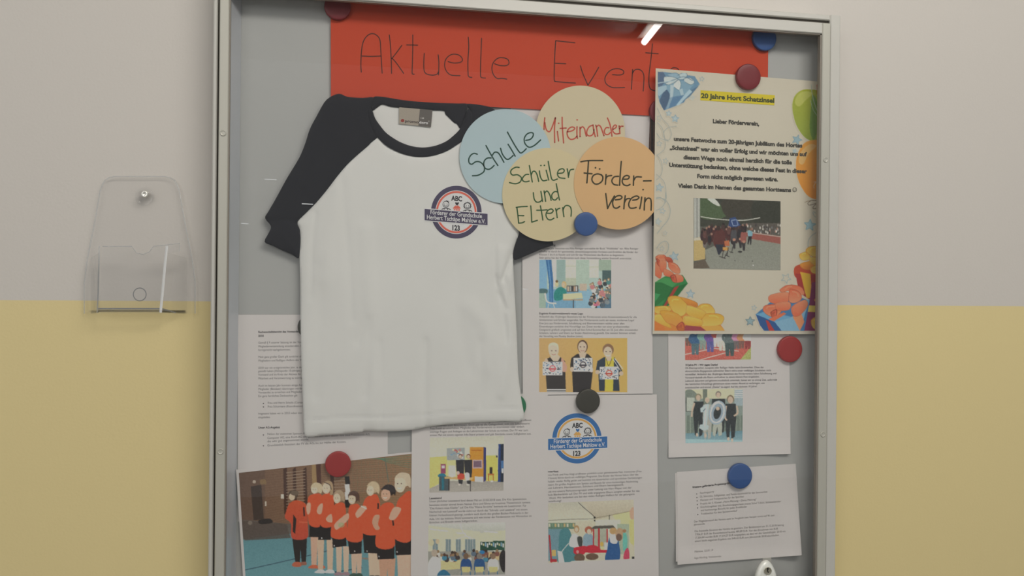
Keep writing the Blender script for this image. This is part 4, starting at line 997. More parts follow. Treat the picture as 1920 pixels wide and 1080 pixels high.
def legs(xs, y0, y1, w, c=SKN, shoe=(216, 214, 210)):
    for x in xs: p.poly([(x - w, y0), (x + w, y0), (x + w * .7, y1), (x - w * .7, y1)], c); p.blob([(x - w * 1.7, y1 + 12), (x - w * .5, y1 - 14), (x + w * .9, y1 - 8), (x + w * 1.1, y1 + 16)], shoe)
# goalkeeper at the left
p.poly([(530, 750), (655, 750), (650, 900), (645, 970), (612, 975), (600, 850), (595, 975), (560, 980), (545, 880)], (44, 38, 36)); p.blob([(530, 980), (560, 960), (610, 970), (600, 1000), (540, 1000)], (190, 90, 60)); p.blob([(605, 965), (645, 960), (650, 985), (612, 988)], (150, 90, 70))
p.blob([(505, 470), (560, 442), (620, 455), (655, 500), (662, 640), (655, 760), (530, 762), (520, 640), (470, 590), (478, 540)], (206, 76, 38), col2=(196, 66, 44)); p.poly([(540, 560), (566, 600), (555, 725), (535, 705)], (44, 36, 34)); p.line([(628, 500), (632, 575)], 12, (40, 34, 34)); p.line([(590, 625), (660, 628)], 10, (220, 96, 60)); p.ell(538, 395, 42, 38, (86, 68, 52)); p.ell(528, 412, 26, 30, (214, 180, 150)); p.ell(552, 380, 34, 22, (104, 86, 66))
# two pupils, back row
legs((715, 770), 750, 1000, 30, SKN, (206, 96, 60)); p.poly([(678, 640), (765, 645), (760, 752), (674, 750)], BKc); p.blob([(665, 420), (700, 392), (775, 392), (790, 500), (775, 655), (678, 648), (662, 500)], OR); p.blob([(655, 470), (685, 465), (682, 540), (660, 560), (650, 520)], SKN); p.ell(735, 335, 48, 44, (184, 164, 126)); p.ell(718, 352, 28, 34, (222, 186, 160)); p.blob([(690, 330), (720, 292), (780, 310), (778, 380), (750, 370), (745, 335)], (196, 178, 140))
legs((770, 850), 770, 1040, 30, (214, 170, 140), (220, 218, 214)); p.poly([(765, 650), (858, 655), (856, 775), (748, 775)], BKc); p.blob([(770, 430), (800, 390), (870, 392), (885, 520), (870, 655), (775, 660), (765, 540)], OR); p.blob([(755, 485), (788, 470), (778, 550), (750, 556), (738, 530)], SKN); p.blob([(782, 310), (830, 275), (872, 300), (875, 385), (850, 395), (845, 350)], (170, 140, 102)); p.ell(818, 340, 34, 46, (222, 182, 154)); p.line([(800, 290), (845, 310), (860, 350)], 6, (60, 50, 46))
legs((925, 985), 830, 1060, 26, (214, 172, 146), (150, 120, 130)); p.poly([(868, 750), (985, 752), (990, 825), (872, 842)], BKc); p.blob([(880, 490), (920, 462), (970, 470), (985, 560), (985, 750), (862, 752), (866, 620), (850, 560)], OR); p.blob([(835, 570), (862, 560), (868, 625), (830, 622), (815, 600)], SKN); p.ell(925, 405, 50, 48, (160, 134, 104)); p.ell(908, 425, 30, 42, (222, 182, 154)); p.blob([(885, 380), (925, 352), (965, 380), (972, 450), (945, 430), (935, 390)], (168, 142, 110))
legs((1052, 1095), 890, 1070, 24, (212, 168, 142), (60, 90, 80)); p.poly([(998, 775), (1118, 778), (1115, 890), (1015, 895)], BKc); p.blob([(1010, 500), (1050, 475), (1095, 480), (1110, 560), (1122, 775), (990, 775), (1000, 640)], OR); p.blob([(1000, 550), (1005, 600), (935, 670), (900, 690), (885, 650), (930, 600)], SKN); p.ell(945, 650, 28, 22, (150, 170, 120), .6); p.ell(1050, 410, 48, 48, (84, 60, 48)); p.ell(1035, 432, 32, 42, (222, 182, 154)); p.blob([(1000, 400), (1040, 365), (1088, 385), (1098, 460), (1075, 420), (1040, 400)], (88, 62, 50))
legs((1205, 1250), 880, 1090, 34, (214, 174, 146), (60, 70, 66)); p.poly([(1125, 705), (1245, 712), (1250, 890), (1138, 885)], BKc); p.blob([(1140, 440), (1190, 400), (1250, 400), (1275, 520), (1262, 720), (1115, 712), (1112, 560)], OR); p.blob([(1115, 490), (1160, 500), (1120, 560), (1080, 590), (1065, 550)], SKN); p.line([(1112, 490), (1160, 515)], 7, (226, 220, 210)); p.line([(1255, 465), (1256, 515)], 12, BKc); p.ell(1215, 330, 52, 50, (184, 160, 122)); p.ell(1190, 360, 32, 44, (222, 184, 156)); p.blob([(1160, 320), (1215, 285), (1265, 320), (1262, 385), (1235, 360), (1200, 320)], (194, 172, 134))
legs((1300, 1365), 930, 1110, 38, (196, 146, 116), (60, 60, 60)); p.poly([(1238, 828), (1395, 822), (1392, 935), (1252, 940)], BKc); p.blob([(1265, 520), (1310, 465), (1380, 470), (1398, 560), (1395, 825), (1240, 832), (1250, 650)], OR); p.blob([(1225, 570), (1268, 570), (1255, 640), (1270, 680), (1235, 690), (1205, 630)], (196, 146, 116)); p.ell(1345, 355, 56, 48, (50, 40, 38)); p.ell(1320, 395, 40, 52, (206, 158, 128)); p.blob([(1280, 350), (1330, 310), (1398, 345), (1398, 400), (1372, 372), (1320, 350)], (52, 42, 40))
legs((1455, 1520), 895, 1130, 42, (212, 168, 142), (60, 60, 60)); p.poly([(1398, 765), (1540, 765), (1540, 900), (1402, 905)], BKc); p.blob([(1410, 480), (1450, 410), (1540, 385), (1540, 765), (1398, 768), (1395, 620)], OR); p.blob([(1390, 500), (1450, 515), (1400, 600), (1355, 605), (1350, 575)], SKN); p.ell(1460, 270, 66, 62, (200, 184, 156)); p.ell(1440, 310, 46, 66, (222, 186, 160)); p.blob([(1395, 255), (1440, 208), (1520, 225), (1530, 330), (1500, 310), (1480, 262), (1430, 250)], (196, 178, 148)); p.line([(1380, 610), (1384, 655)], 12, BKc); p.ell(1620, 600, 95, 150, OR); p.poly([(1540, 600), (1640, 600), (1640, 900), (1540, 900)], BKc, .0)
for x, yy, r in ((1440, 305, 46), (1318, 392, 38), (1188, 358, 30), (1035, 430, 30), (908, 425, 28), (818, 342, 30), (718, 352, 24)):
    for s in (-.45, .25): p.ell(x + s * r, yy - r * .1, r * .11, r * .08, (50, 40, 36))
    p.line([(x - .45 * r, yy + .65 * r), (x - .1 * r, yy + .8 * r), (x + .3 * r, yy + .65 * r)], r * .14, (232, 224, 216))
for x, yy in ((780, 760), (885, 825), (1058, 870), (1162, 870), (1416, 878), (1262, 915)): p.rect(x - 4, yy - 6, x + 4, yy + 6, (220, 216, 210))
p.noise(4, 1, 15)
p.mesh('printed_photo', [(447.8, 886.7), (775, 850.5), (786, 1124), (463.5, 1130)], sh, o, off=0.0004)

# ================================================================== orange banner
sh = const(0.0040)
o = sheet('banner', [(620, -8), (1441, 30), (1439, 229), (620.5, 184)], sh, M_ORANGE, 'long orange card banner with the handwritten heading across the top of the case', 'banner', nu=20, nv=6, thick=0.0003)
pr = Print(sh, 0.00034); IK = A(66, 30, 22)
for ln in ([(108, 590), (103, 500), (110, 350), (130, 240), (175, 170), (235, 142), (290, 165), (325, 220), (335, 350), (342, 480), (350, 602)], [(118, 403), (220, 407), (335, 403)],
  [(433, 158), (445, 270), (455, 430), (458, 520), (460, 605)], [(578, 280), (520, 360), (462, 432)], [(468, 430), (520, 490), (600, 605)],
  [(706, 158), (706, 300), (703, 450), (698, 590), (705, 612), (722, 614)], [(634, 274), (700, 275), (762, 277)],
  [(840, 372), (834, 470), (838, 570), (865, 610), (930, 625), (985, 615), (1001, 590)], [(1001, 388), (1009, 480), (1006, 622)],
  [(1116, 467), (1180, 484), (1250, 478), (1282, 455), (1270, 415), (1230, 388), (1170, 382), (1115, 410), (1082, 460), (1078, 530), (1105, 590), (1155, 625), (1254, 631)],
  [(1350, 185), (1356, 300), (1347, 450), (1348, 590), (1355, 640), (1392, 653)], [(1505, 197), (1500, 320), (1495, 450), (1492, 600), (1500, 650), (1550, 659)],
  [(1656, 493), (1720, 513), (1790, 514), (1822, 490), (1815, 450), (1780, 428), (1720, 422), (1670, 445), (1632, 500), (1626, 570), (1650, 630), (1690, 665), (1740, 662), (1797, 671)]):
    pr.stroke(VP(660, 40, 6.194, ln), 1.9, IK, 1)
pr.build('written_word', o)
pr = Print(sh, 0.00034)
for ln in ([(148, 178), (260, 190), (390, 204)], [(148, 180), (138, 330), (130, 550), (130, 665), (140, 692)], [(134, 692), (260, 705), (397, 714)], [(146, 464), (275, 470)],
  [(462, 495), (490, 590), (556, 740)], [(556, 740), (620, 640), (693, 514)],
  [(868, 607), (940, 612), (990, 605), (1010, 580), (995, 550), (940, 532), (870, 540), (810, 580), (772, 650), (785, 720), (850, 765), (920, 772), (1020, 770)],
  [(1122, 543), (1115, 650), (1105, 793)], [(1120, 590), (1150, 548), (1200, 540), (1245, 570), (1265, 630), (1262, 720), (1255, 815)],
  [(1372, 215), (1362, 330), (1345, 480), (1330, 600), (1328, 720), (1345, 785), (1390, 808), (1420, 812)], [(1287, 330), (1446, 343)],
  [(1715, 565), (1690, 530), (1640, 520), (1605, 545), (1610, 600), (1660, 650), (1690, 710), (1650, 780), (1590, 770)]):
    pr.stroke(VP(1020, 50, 6.75, ln), 1.9, IK, 1)
pr.build('written_word', o)

# ================================================================== raglan shirt
SB = 0.0085                                       # back of the shirt, it hangs over two magnets
ORG = W(760, 490, SB)
shirt = thing('raglan_shirt', ORG, 'white raglan shirt with black sleeves and collar pinned up in the display case', 'shirt')
body = [(708, 257), (723, 271), (740, 281), (757, 288), (773, 292), (790, 293.5), (807, 292), (823, 288), (840, 281), (854.5, 272), (867, 263), (880, 282), (898, 312), (915, 340), (935, 372), (955, 402), (973, 430), (968, 452), (963, 470),
        (962, 494), (966, 568), (969.5, 642), (971.5, 698), (977, 746), (981, 787), (946, 790), (910, 791.5), (862, 794), (807, 799.5), (770, 806.5), (725, 809), (684, 807.5), (677, 810.5), (640, 814), (608, 816), (575, 819), (570, 801), (568, 753), (565, 679), (563.5, 605), (563, 531), (561.5, 480), (563, 455), (562, 431), (558, 416),
        (574.5, 399), (593, 380), (612, 357.5), (631, 332.5), (650, 310), (669, 292), (690, 274)]
def ridge(P, line, sig, amp): 
    d = line_dist(P, line); return amp * np.exp(-(d / sig) ** 2)
def step_(P, a, b, sig, amp):
    """cloth steps up on the right-hand side of the directed line a-b and fades away from it"""
    a = np.array(a, float); b = np.array(b, float); ab = b - a; L = np.linalg.norm(ab); ab /= L
    q = P - a; s = q @ ab; t = q[:, 0] * ab[1] - q[:, 1] * ab[0]
    w = 1 / (1 + np.exp(-(s + 0) / 12)) * (1 / (1 + np.exp((s - L) / 12)))
    return amp * w * (1 / (1 + np.exp(-t / (sig * .22)))) * np.exp(-np.maximum(t, 0) / (sig * 2.5))
def body_h(P, D):
    x, y = P[:, 0], P[:, 1]
    h = 0.0034 + 0.0028 * (1 - np.exp(-D / 6.0))
    h += 0.0010 * np.sin(x / 41.0 + 0.6 * np.sin(y / 120.0)) * (1 - np.exp(-D / 25.0)) + 0.0006 * np.sin(x / 23.0 + y / 90.0 + 1.3) + 0.0004 * np.sin(y / 31.0 - x / 70.0)
    h += ridge(P, [(686, 430), (690, 520), (697, 590), (690, 640), (702, 720), (700, 790)], 14, 0.0022)
    h -= ridge(P, [(672, 640), (690, 600), (692, 690), (684, 740)], 9, 0.0018)
    h -= ridge(P, [(797, 640), (796, 720), (799, 800)], 8, 0.0022)
    h += ridge(P, [(880, 575), (905, 600), (925, 640), (912, 690)], 16, 0.0022)
    h -= ridge(P, [(860, 500), (858, 600), (880, 690)], 14, 0.0014)
    h += step_(P, (932, 400), (930, 535), 7, 0.0030)
    h -= ridge(P, [(930, 420), (929, 480), (930, 535)], 3.5, 0.0016)
    h -= ridge(P, [(936, 552), (946, 600), (950, 640)], 5, 0.0018)
    h += ridge(P, [(948, 470), (940, 500), (938, 530)], 6, 0.0018)
    h -= ridge(P, [(592, 400), (585, 470), (583, 560)], 5, 0.0012)
    h -= ridge(P, [(640, 330), (648, 420), (655, 500), (660, 600)], 7, 0.0013)
    h -= ridge(P, [(712, 640), (716, 720), (712, 800)], 6, 0.0012)
    h -= ridge(P, [(900, 640), (905, 700), (900, 760)], 6, 0.0012)
    h -= ridge(P, [(968, 450), (955, 492), (941, 528)], 3.5, 0.0030)
    h -= ridge(P, [(930, 520), (936, 552), (950, 580)], 4.5, 0.0022)
    h -= ridge(P, [(945, 520), (955, 550), (964, 600), (966, 640)], 4.0, 0.0018)
    h += ridge(P, [(955, 520), (950, 560), (960, 620), (952, 680), (940, 740)], 8, 0.0022)
    h -= ridge(P, [(598, 500), (600, 600), (592, 740)], 13, 0.0014)
    h += ridge(P, [(640, 330), (620, 420), (604, 520)], 16, 0.0018)
    h -= ridge(P, [(890, 330), (905, 400), (898, 470)], 10, 0.0007)
    h -= ridge(P, [(570, 789), (620, 784), (681, 782), (740, 781), (795.5, 779), (850, 772), (895.5, 768), (940, 766), (979, 764)], 1.8, 0.0010)
    r = np.hypot(x - 855, y - 398); k = np.clip((r - 60) / 30, 0, 1); k = k * k * (3 - 2 * k)
    h = 0.0066 + (h - 0.0066) * k
    cap = 0.0066 + 0.0034 * np.clip(np.maximum((850 - x) / 40, (y - 458) / 14), 0, 1)
    return np.clip(np.minimum(h, cap), 0.0012, 0.0100)
shirt_parts = {}
bo = cloth('body', body, SB, body_h, M_SHIRT, shirt, step=4.2)
def sleeve_h(P, D):
    x, y = P[:, 0], P[:, 1]
    h = 0.0030 + 0.0036 * (1 - np.exp(-D / 6.0)) + 0.0007 * np.sin(x / 19.0 + y / 26.0) * (1 - np.exp(-D / 14.0)) + 0.0005 * np.sin(x / 11.0 - y / 37.0)
    h -= ridge(P, [(498, 410), (515, 415), (535, 412), (560, 418)], 5, 0.0022)
    h += ridge(P, [(505, 428), (530, 440), (552, 468)], 7, 0.0010)
    h -= ridge(P, [(612, 200), (600, 280), (560, 360), (540, 405)], 9, 0.0008)
    h += ridge(P, [(545, 330), (575, 350), (590, 380)], 7, 0.0008)
    return h
left = [(608, 192), (619, 182), (631, 176.5), (640, 176.5), (652, 181.5), (680, 183.5), (700, 182.5), (698, 196), (694, 208), (697, 228), (703, 245), (708, 257), (694, 270), (669, 291.5), (650, 309.5), (631, 332.5), (612, 357.5), (593, 380), (574.5, 398.5), (558, 416), (562, 431), (563.5, 453), (560.5, 483.5),
        (548, 477.5), (530, 470), (511.5, 461), (496, 453.5), (503.6, 437), (508, 424), (497, 409), (503.6, 396), (518, 371), (537, 336), (554, 308), (563.5, 291), (573, 267), (581, 242), (593, 219)]
cloth('sleeve', left, SB, sleeve_h, M_NAVY, shirt, step=4.0)
def sleeve_r(P, D): return 0.0026 + 0.0030 * (1 - np.exp(-D / 9.0)) + 0.0003 * np.sin(P[:, 0] / 13.0 + P[:, 1] / 17.0)
right = [(873, 194.5), (905, 197.5), (925, 204), (945, 222), (968, 262), (995, 312), (1018, 368), (1033, 420), (1036, 452), (1036, 460), (1018, 466), (983, 481), (964, 487), (963, 470), (970, 447), (972.5, 431), (955, 402), (935, 372), (915, 340), (898, 312), (880, 282), (867, 264), (878, 246), (884, 224), (880, 205)]
cloth('sleeve', right, SB, sleeve_r, M_NAVY, shirt, step=4.5)
lin_p = [(697, 194), (740, 195), (790, 199), (850, 202), (866, 210), (866, 246), (840, 282), (790, 290), (745, 278), (712, 250), (696, 215)]
cloth('back_lining', lin_p, SB - 0.0006, lambda P, D: 0.0016 + 0.0008 * (1 - np.exp(-D / 8)) + 0.0003 * np.sin(P[:, 0] / 15) , M_SHIRT, shirt, step=5)
def col_h(P, D): return 0.0048 + 0.0022 * (1 - np.exp(-D / 4.0))
back = [(700, 182.5), (712, 181), (728, 183), (745, 186), (767, 189), (790, 191), (825, 193), (860, 194), (876, 195.5), (874, 212), (869, 228), (863, 241), (857, 233), (851, 230), (842, 221), (835, 214), (832, 208), (811, 207), (788, 205), (768, 203.5), (749, 202), (732, 200), (717, 196), (707, 202), (698, 208), (695, 200)]
cloth('collar_back', back, SB, lambda P, D: 0.0026 + 0.0016 * (1 - np.exp(-D / 4.0)), M_NAVY, shirt, step=3.5)
front = [(698, 207), (703, 221), (712, 234.5), (723, 248), (737, 258.5), (752, 267), (770, 273.5), (790, 276.5), (808, 275), (823, 271), (838, 264), (850, 254.5), (858, 247), (863, 240.5), (870, 226), (876, 206), (883, 208), (886, 224), (880, 246), (867, 264), (854.5, 273), (840, 282), (823, 289), (807, 293), (790, 294.5), (773, 293), (757, 289), (740, 282), (723, 272), (708, 258), (697, 241), (691, 220), (692, 204)]
cloth('collar', front, SB, col_h, M_NAVY, shirt, step=3.2)
# hem: a fine line of stitches
S_lift = lambda x, y: SB + float(body_h(np.array([[x, y]]), np.array([float(seg_dist(np.array([[x, y]], float), BODY_S)[0])]))[0])
BODY_S = smooth_line(body, 3, True)
pr = Print(lambda x, y: S_lift(x, y) + 0.0001, 0.0003)
hl = smooth_line([(570, 789), (620, 784), (681, 782), (740, 781), (795.5, 779), (850, 772), (895.5, 768), (940, 766), (979, 764)], 10)
for i in range(0, len(hl) - 1, 2):
    pr.stroke([hl[i], hl[i + 1]], 1.3, A(214, 211, 206), 0, 1)
pr.build('hem_stitching', shirt)
# emblem on the chest
EL = {}
def E_lift(x, y):
    k = (round(x * 4), round(y * 4))
    if k not in EL: EL[k] = S_lift(x, y)
    return EL[k]
em = emblem(const(SB + 0.0066), 855.5, 397.8, 47.5, 49.5, .078, A(66, 60, 82), A(196, 94, 78), A(40, 36, 42), (-1.25, -.03, 1.235, .40), 0)
em.build('printed_emblem', shirt)
# woven neck label
lab = [(748.5, 201), (811, 206.5), (808, 238.5), (748, 232)]
lh = lambda x, y: SB + 0.0036
lo = sheet('neck_label', lab, lambda x, y: SB + 0.0036, mat('woven_label', A(142, 134, 122), 0.6, bump=0.3, scale=900), '', '', nu=4, nv=3, thick=0.0004, parent=shirt)
lo['_o'] = shirt['_o']; lo['label'] = 'grey woven size label'
pr = Print(lh, 0.00045)
pr.poly([(787.2, 204.6), (811, 206.7), (808, 238.2), (784.5, 235.8)], A(86, 82, 78), 0)
pr.poly(smooth_line([(751.5, 226), (753, 223.5), (755.5, 223), (758, 225), (757.5, 228), (755, 229), (752.5, 228.5)], 3, True), A(128, 50, 46), 1)
pr.text('promo', (759.2, 229), (785, 231.2), 7, A(62, 54, 52), 0.03, 1)
pr.text('doro', (786, 231.6), (802.5, 232.8), 7, A(206, 204, 200), 0.02, 1)
pr.text('128', (788, 222.5), (795, 223), 4, A(170, 168, 164), 0.01, 1)
pr.ring(804, 227.5, 1.4, 1.4, .35, .35, A(170, 168, 164), 1, 12)
pr.build('printed_text', lo)

# ================================================================== four paper discs
def disc(cx, cy, rx, ry, d, material, label):
    n = 72
    c = [(cx + rx * math.cos(2 * math.pi * k / n), cy + ry * math.sin(2 * math.pi * k / n)) for k in range(n)]
    v = [W(a, b, d + .0005) for a, b in c] + [W(a, b, d) for a, b in c]
    f = [tuple(range(n))[::-1], tuple(range(n, 2 * n))] + [(k, (k + 1) % n, n + (k + 1) % n, n + k) for k in range(n)]
    o = obj('paper_disc', v, f, material)
    return tag(o, label, 'paper disc', 'round word cards with handwriting')
def write(o, d, V, strokes, w, col, dots=()):
    pr = Print(const(d), .00056)
    for ln in strokes: pr.stroke(VP(*V, ln), w, col, 1)
    for x, y in dots: pr.ellipse(V[0] + x / V[2], V[1] + y / V[2], w * .62, w * .62, col, 1, 12)
    pr.build('handwriting', o)
D0 = SB + 0.0072
o = disc(1088, 248, 84, 87.5, D0, M_CREAM, 'cream paper disc with red handwriting, topmost of the four discs')
write(o, D0, (1000, 200, 10.105), [[(217, 210), (205, 330), (203, 430)], [(217, 300), (240, 420), (280, 470), (320, 460), (370, 350), (415, 210)], [(420, 210), (402, 400), (405, 680)], [(455, 470), (478, 650)], [(545, 200), (550, 400), (575, 688)], [(508, 412), (622, 405)],
  [(650, 475), (740, 455), (785, 410), (740, 385), (680, 410), (640, 480), (655, 570), (710, 620), (780, 605), (825, 560)], [(828, 380), (825, 500), (835, 600)], [(885, 390), (885, 570)], [(890, 420), (930, 380), (970, 420), (985, 490), (1005, 560)],
  [(1130, 350), (1060, 380), (1015, 460), (1020, 530), (1070, 555), (1130, 520), (1150, 430)], [(1130, 345), (1145, 450), (1175, 570)], [(1185, 350), (1205, 450), (1218, 560)], [(1200, 380), (1240, 350), (1280, 390), (1310, 470), (1338, 550)],
  [(1430, 400), (1380, 400), (1345, 460), (1365, 520), (1420, 525), (1460, 490)], [(1405, 215), (1450, 330), (1475, 450), (1490, 560)], [(1510, 430), (1560, 400), (1575, 360), (1540, 350), (1505, 400), (1510, 470), (1560, 515), (1620, 510)],
  [(1625, 365), (1635, 440), (1640, 510)], [(1635, 420), (1655, 375), (1700, 370)]], 2.5, A(168, 74, 58), [(480, 315), (830, 250)])
D1 = D0 + .0009
o = disc(947.5, 293, 86, 88.5, D1, M_BLUEC, 'pale blue paper disc with dark green handwriting, leftmost of the four discs')
write(o, D1, (860, 220, 8.31), [[(290, 575), (240, 562), (190, 590), (158, 650), (165, 710), (205, 730), (260, 695), (310, 690), (360, 715), (400, 775), (395, 840), (350, 880), (290, 905), (215, 910)], [(505, 633), (450, 635), (405, 670), (390, 730), (410, 790), (465, 810), (510, 790), (552, 750)],
  [(425, 440), (480, 540), (550, 660), (610, 750)], [(525, 590), (560, 545), (610, 550), (650, 600), (705, 700)], [(652, 482), (680, 570), (730, 640), (770, 655), (810, 630), (848, 595)], [(770, 420), (820, 500), (880, 605)],
  [(760, 230), (820, 340), (890, 460), (955, 550), (1000, 540), (1052, 490)], [(1045, 358), (1110, 345), (1155, 300), (1160, 250), (1120, 238), (1060, 265), (1022, 330), (1030, 400), (1075, 455), (1120, 465), (1190, 430), (1277, 352)]], 2.5, A(30, 62, 52))
D2 = D1 + .0009
o = disc(1027, 365, 85.5, 87.5, D2, M_YELC, 'pale yellow paper disc with green handwriting, lowest of the four discs')
write(o, D2, (940, 290, 7.71), [[(258, 185), (210, 182), (150, 215), (135, 260), (165, 295), (230, 290), (280, 320), (290, 355), (265, 400), (200, 420), (118, 404)], [(395, 285), (350, 290), (308, 335), (310, 375), (350, 392), (402, 382)], [(405, 158), (425, 270), (448, 395)], [(430, 300), (455, 245), (490, 245), (520, 300), (540, 388)],
  [(550, 235), (565, 320), (600, 375), (660, 368)], [(648, 225), (665, 290), (685, 368)], [(678, 98), (700, 220), (735, 362), (810, 352)], [(828, 270), (890, 262), (910, 225), (880, 203), (830, 225), (812, 280), (840, 330), (920, 343)],
  [(952, 205), (965, 270), (970, 328)], [(975, 300), (995, 225), (1045, 210)], [(462, 550), (475, 640), (510, 685), (560, 680), (590, 650)], [(572, 530), (595, 675)], [(618, 525), (630, 600), (640, 675)], [(625, 560), (660, 525), (700, 580), (720, 660)],
  [(815, 540), (770, 535), (730, 580), (740, 640), (780, 655), (812, 625)], [(793, 420), (815, 530), (840, 655)], [(215, 762), (290, 752), (375, 748)], [(225, 765), (240, 880), (250, 990)], [(240, 880), (325, 882)], [(250, 990), (300, 985), (335, 968)],
  [(425, 740), (435, 860), (440, 975)], [(440, 975), (520, 950)], [(565, 740), (585, 850), (600, 945)], [(512, 803), (590, 802), (660, 797)], [(660, 845), (720, 845), (750, 810), (720, 785), (670, 810), (645, 870), (670, 930), (715, 942), (760, 918)],
  [(785, 780), (800, 850), (808, 912)], [(795, 820), (810, 790), (845, 775)], [(888, 765), (895, 830), (905, 895)], [(890, 800), (920, 745), (960, 735), (1000, 760), (1012, 820), (1007, 890)]], 2.4, A(44, 78, 42), [(572, 157), (622, 155)])
D3 = D2 + .0009
o = disc(1160, 343.5, 84, 87, D3, M_ORC, 'pale orange paper disc with dark olive handwriting, rightmost of the four discs')
write(o, D3, (1080, 280, 7.71), [[(70, 180), (180, 163), (385, 162)], [(180, 170), (172, 300), (157, 485)], [(118, 342), (232, 354)], [(370, 370), (310, 355), (250, 380), (230, 440), (265, 495), (320, 500), (375, 460), (388, 400), (365, 370)], [(435, 365), (425, 505)], [(430, 430), (455, 390), (515, 378)],
  [(615, 390), (550, 400), (518, 455), (545, 505), (605, 518)], [(655, 175), (640, 350), (630, 520)], [(690, 432), (750, 428), (770, 395), (735, 378), (690, 400), (668, 460), (690, 510), (740, 525), (780, 508)], [(835, 385), (830, 520)], [(835, 450), (870, 400), (945, 400)], [(975, 457), (1085, 455)],
  [(430, 640), (445, 760), (457, 855)], [(457, 855), (500, 770), (555, 675)], [(570, 730), (640, 720), (665, 690), (630, 668), (570, 690), (530, 760), (545, 835), (590, 850), (632, 825)], [(712, 672), (700, 760), (692, 860)], [(700, 770), (730, 720), (775, 710)],
  [(820, 735), (880, 725), (910, 695), (870, 675), (800, 710), (762, 790), (780, 845), (830, 850), (870, 840)], [(950, 690), (938, 780), (922, 858)], [(998, 700), (990, 790), (986, 878)], [(995, 760), (1030, 710), (1075, 715), (1088, 780), (1085, 880)]], 2.75, A(56, 50, 28), [(282, 267), (342, 283), (970, 582)])

# ================================================================== party poster
PH = D3 + .0010
def sh(x, y):
    a = 1 - ss(1238, 1330, x)
    b = 1 - ss(400, 590, y)
    return 0.0052 + (PH - 0.0052) * a * b + 0.0022 * (1 - a)
PQ = [(1229.5, 128), (1542, 153.4), (1538.2, 626.5), (1223.5, 626)]
o = sheet('party_poster', PQ, sh, M_PAPER_P, 'colourful thank-you poster with balloons and wrapped presents at the upper right', 'poster', nu=48, nv=40, thick=0.0003)
PO = 0.00065
PB = (184, 178, 162)
p = Paint(1222, 126, 1552, 629, PB)
G1 = (120, 150, 168)
p.view(1210, 120, 4.153)
# blue present, top left
p.poly([(97, 60), (150, 62), (385, 95), (424, 158), (350, 215), (255, 320), (145, 362), (110, 300), (97, 235)], (92, 132, 162)); p.poly([(97, 60), (140, 62), (172, 120), (100, 200)], (74, 98, 130)); p.poly([(145, 210), (170, 200), (205, 262), (145, 362), (108, 285)], (62, 88, 120)); p.poly([(205, 262), (290, 245), (340, 232), (300, 300), (145, 362)], (78, 118, 156))
p.poly([(355, 205), (420, 165), (350, 250), (255, 318), (240, 318)], (76, 110, 140)); p.poly([(340, 195), (365, 215), (262, 320), (238, 322)], (150, 180, 196)); p.poly([(97, 180), (160, 165), (180, 185), (110, 250), (97, 240)], (140, 170, 186)); p.poly([(170, 130), (330, 130), (380, 160), (300, 240), (205, 256), (165, 190)], (110, 148, 172))
p.blob([(150, 100), (200, 100), (250, 115), (235, 135), (185, 160), (150, 150)], (176, 188, 190)); p.blob([(250, 90), (300, 68), (325, 85), (300, 115), (262, 120)], (166, 186, 192)); p.blob([(305, 112), (350, 110), (380, 140), (355, 160), (310, 140)], (178, 188, 188)); p.blob([(225, 150), (262, 125), (275, 160), (262, 200), (225, 180)], (184, 192, 192)); p.blob([(170, 80), (240, 72), (270, 100), (240, 110)], (128, 160, 180)); p.line([(150, 150), (230, 120), (300, 100), (370, 130)], 5, (84, 118, 142))
for ln in ([(150, 100), (200, 98), (252, 115), (235, 137), (185, 162), (150, 150)], [(250, 90), (300, 66), (327, 85), (300, 117), (262, 120)], [(305, 112), (350, 108), (382, 140), (355, 162), (310, 140)], [(225, 150), (262, 123), (277, 160), (262, 202), (225, 180)], [(170, 80), (240, 70), (272, 100)]): p.line(ln, 3.5, (88, 116, 136))
p.poly([(196, 160), (222, 165), (215, 255), (190, 262)], (158, 180, 190)); p.poly([(190, 262), (215, 255), (180, 345), (160, 355)], (118, 148, 170)); p.poly([(262, 200), (290, 190), (300, 240), (280, 246)], (150, 176, 188)); p.line([(97, 150), (150, 140), (230, 130)], 7, (150, 176, 188))
p.star(440, 117, 20, G1, rot=.2, w=3); p.star(363, 262, 20, (150, 176, 186), rot=.5, w=3); p.line([(335, 262), (400, 255)], 2.5, (150, 160, 160))
p.star(182, 385, 23, G1, (170, 182, 182), .1, 4); p.star(232, 425, 31, G1, (160, 178, 184), .1, 5); p.star(108, 420, 24, (150, 160, 158), rot=.3, w=4); p.star(108, 620, 23, (140, 156, 160), rot=.1, w=4); p.star(157, 755, 23, (140, 156, 160), rot=.2, w=4); p.star(108, 962, 34, (128, 152, 164), (160, 174, 176), .15, 5)
for ln in ([(92, 340), (130, 420), (180, 480), (202, 540), (185, 590), (150, 580), (145, 530), (180, 495), (245, 485)], [(92, 455), (130, 500), (150, 580), (150, 660), (90, 712)], [(90, 710), (120, 750), (132, 820), (115, 875), (82, 905)], [(88, 860), (140, 910), (160, 980), (150, 1080)], [(80, 1045), (120, 1040), (160, 1078)], [(82, 530), (120, 580), (180, 600)]): p.line(ln, 4.5, (140, 148, 146))
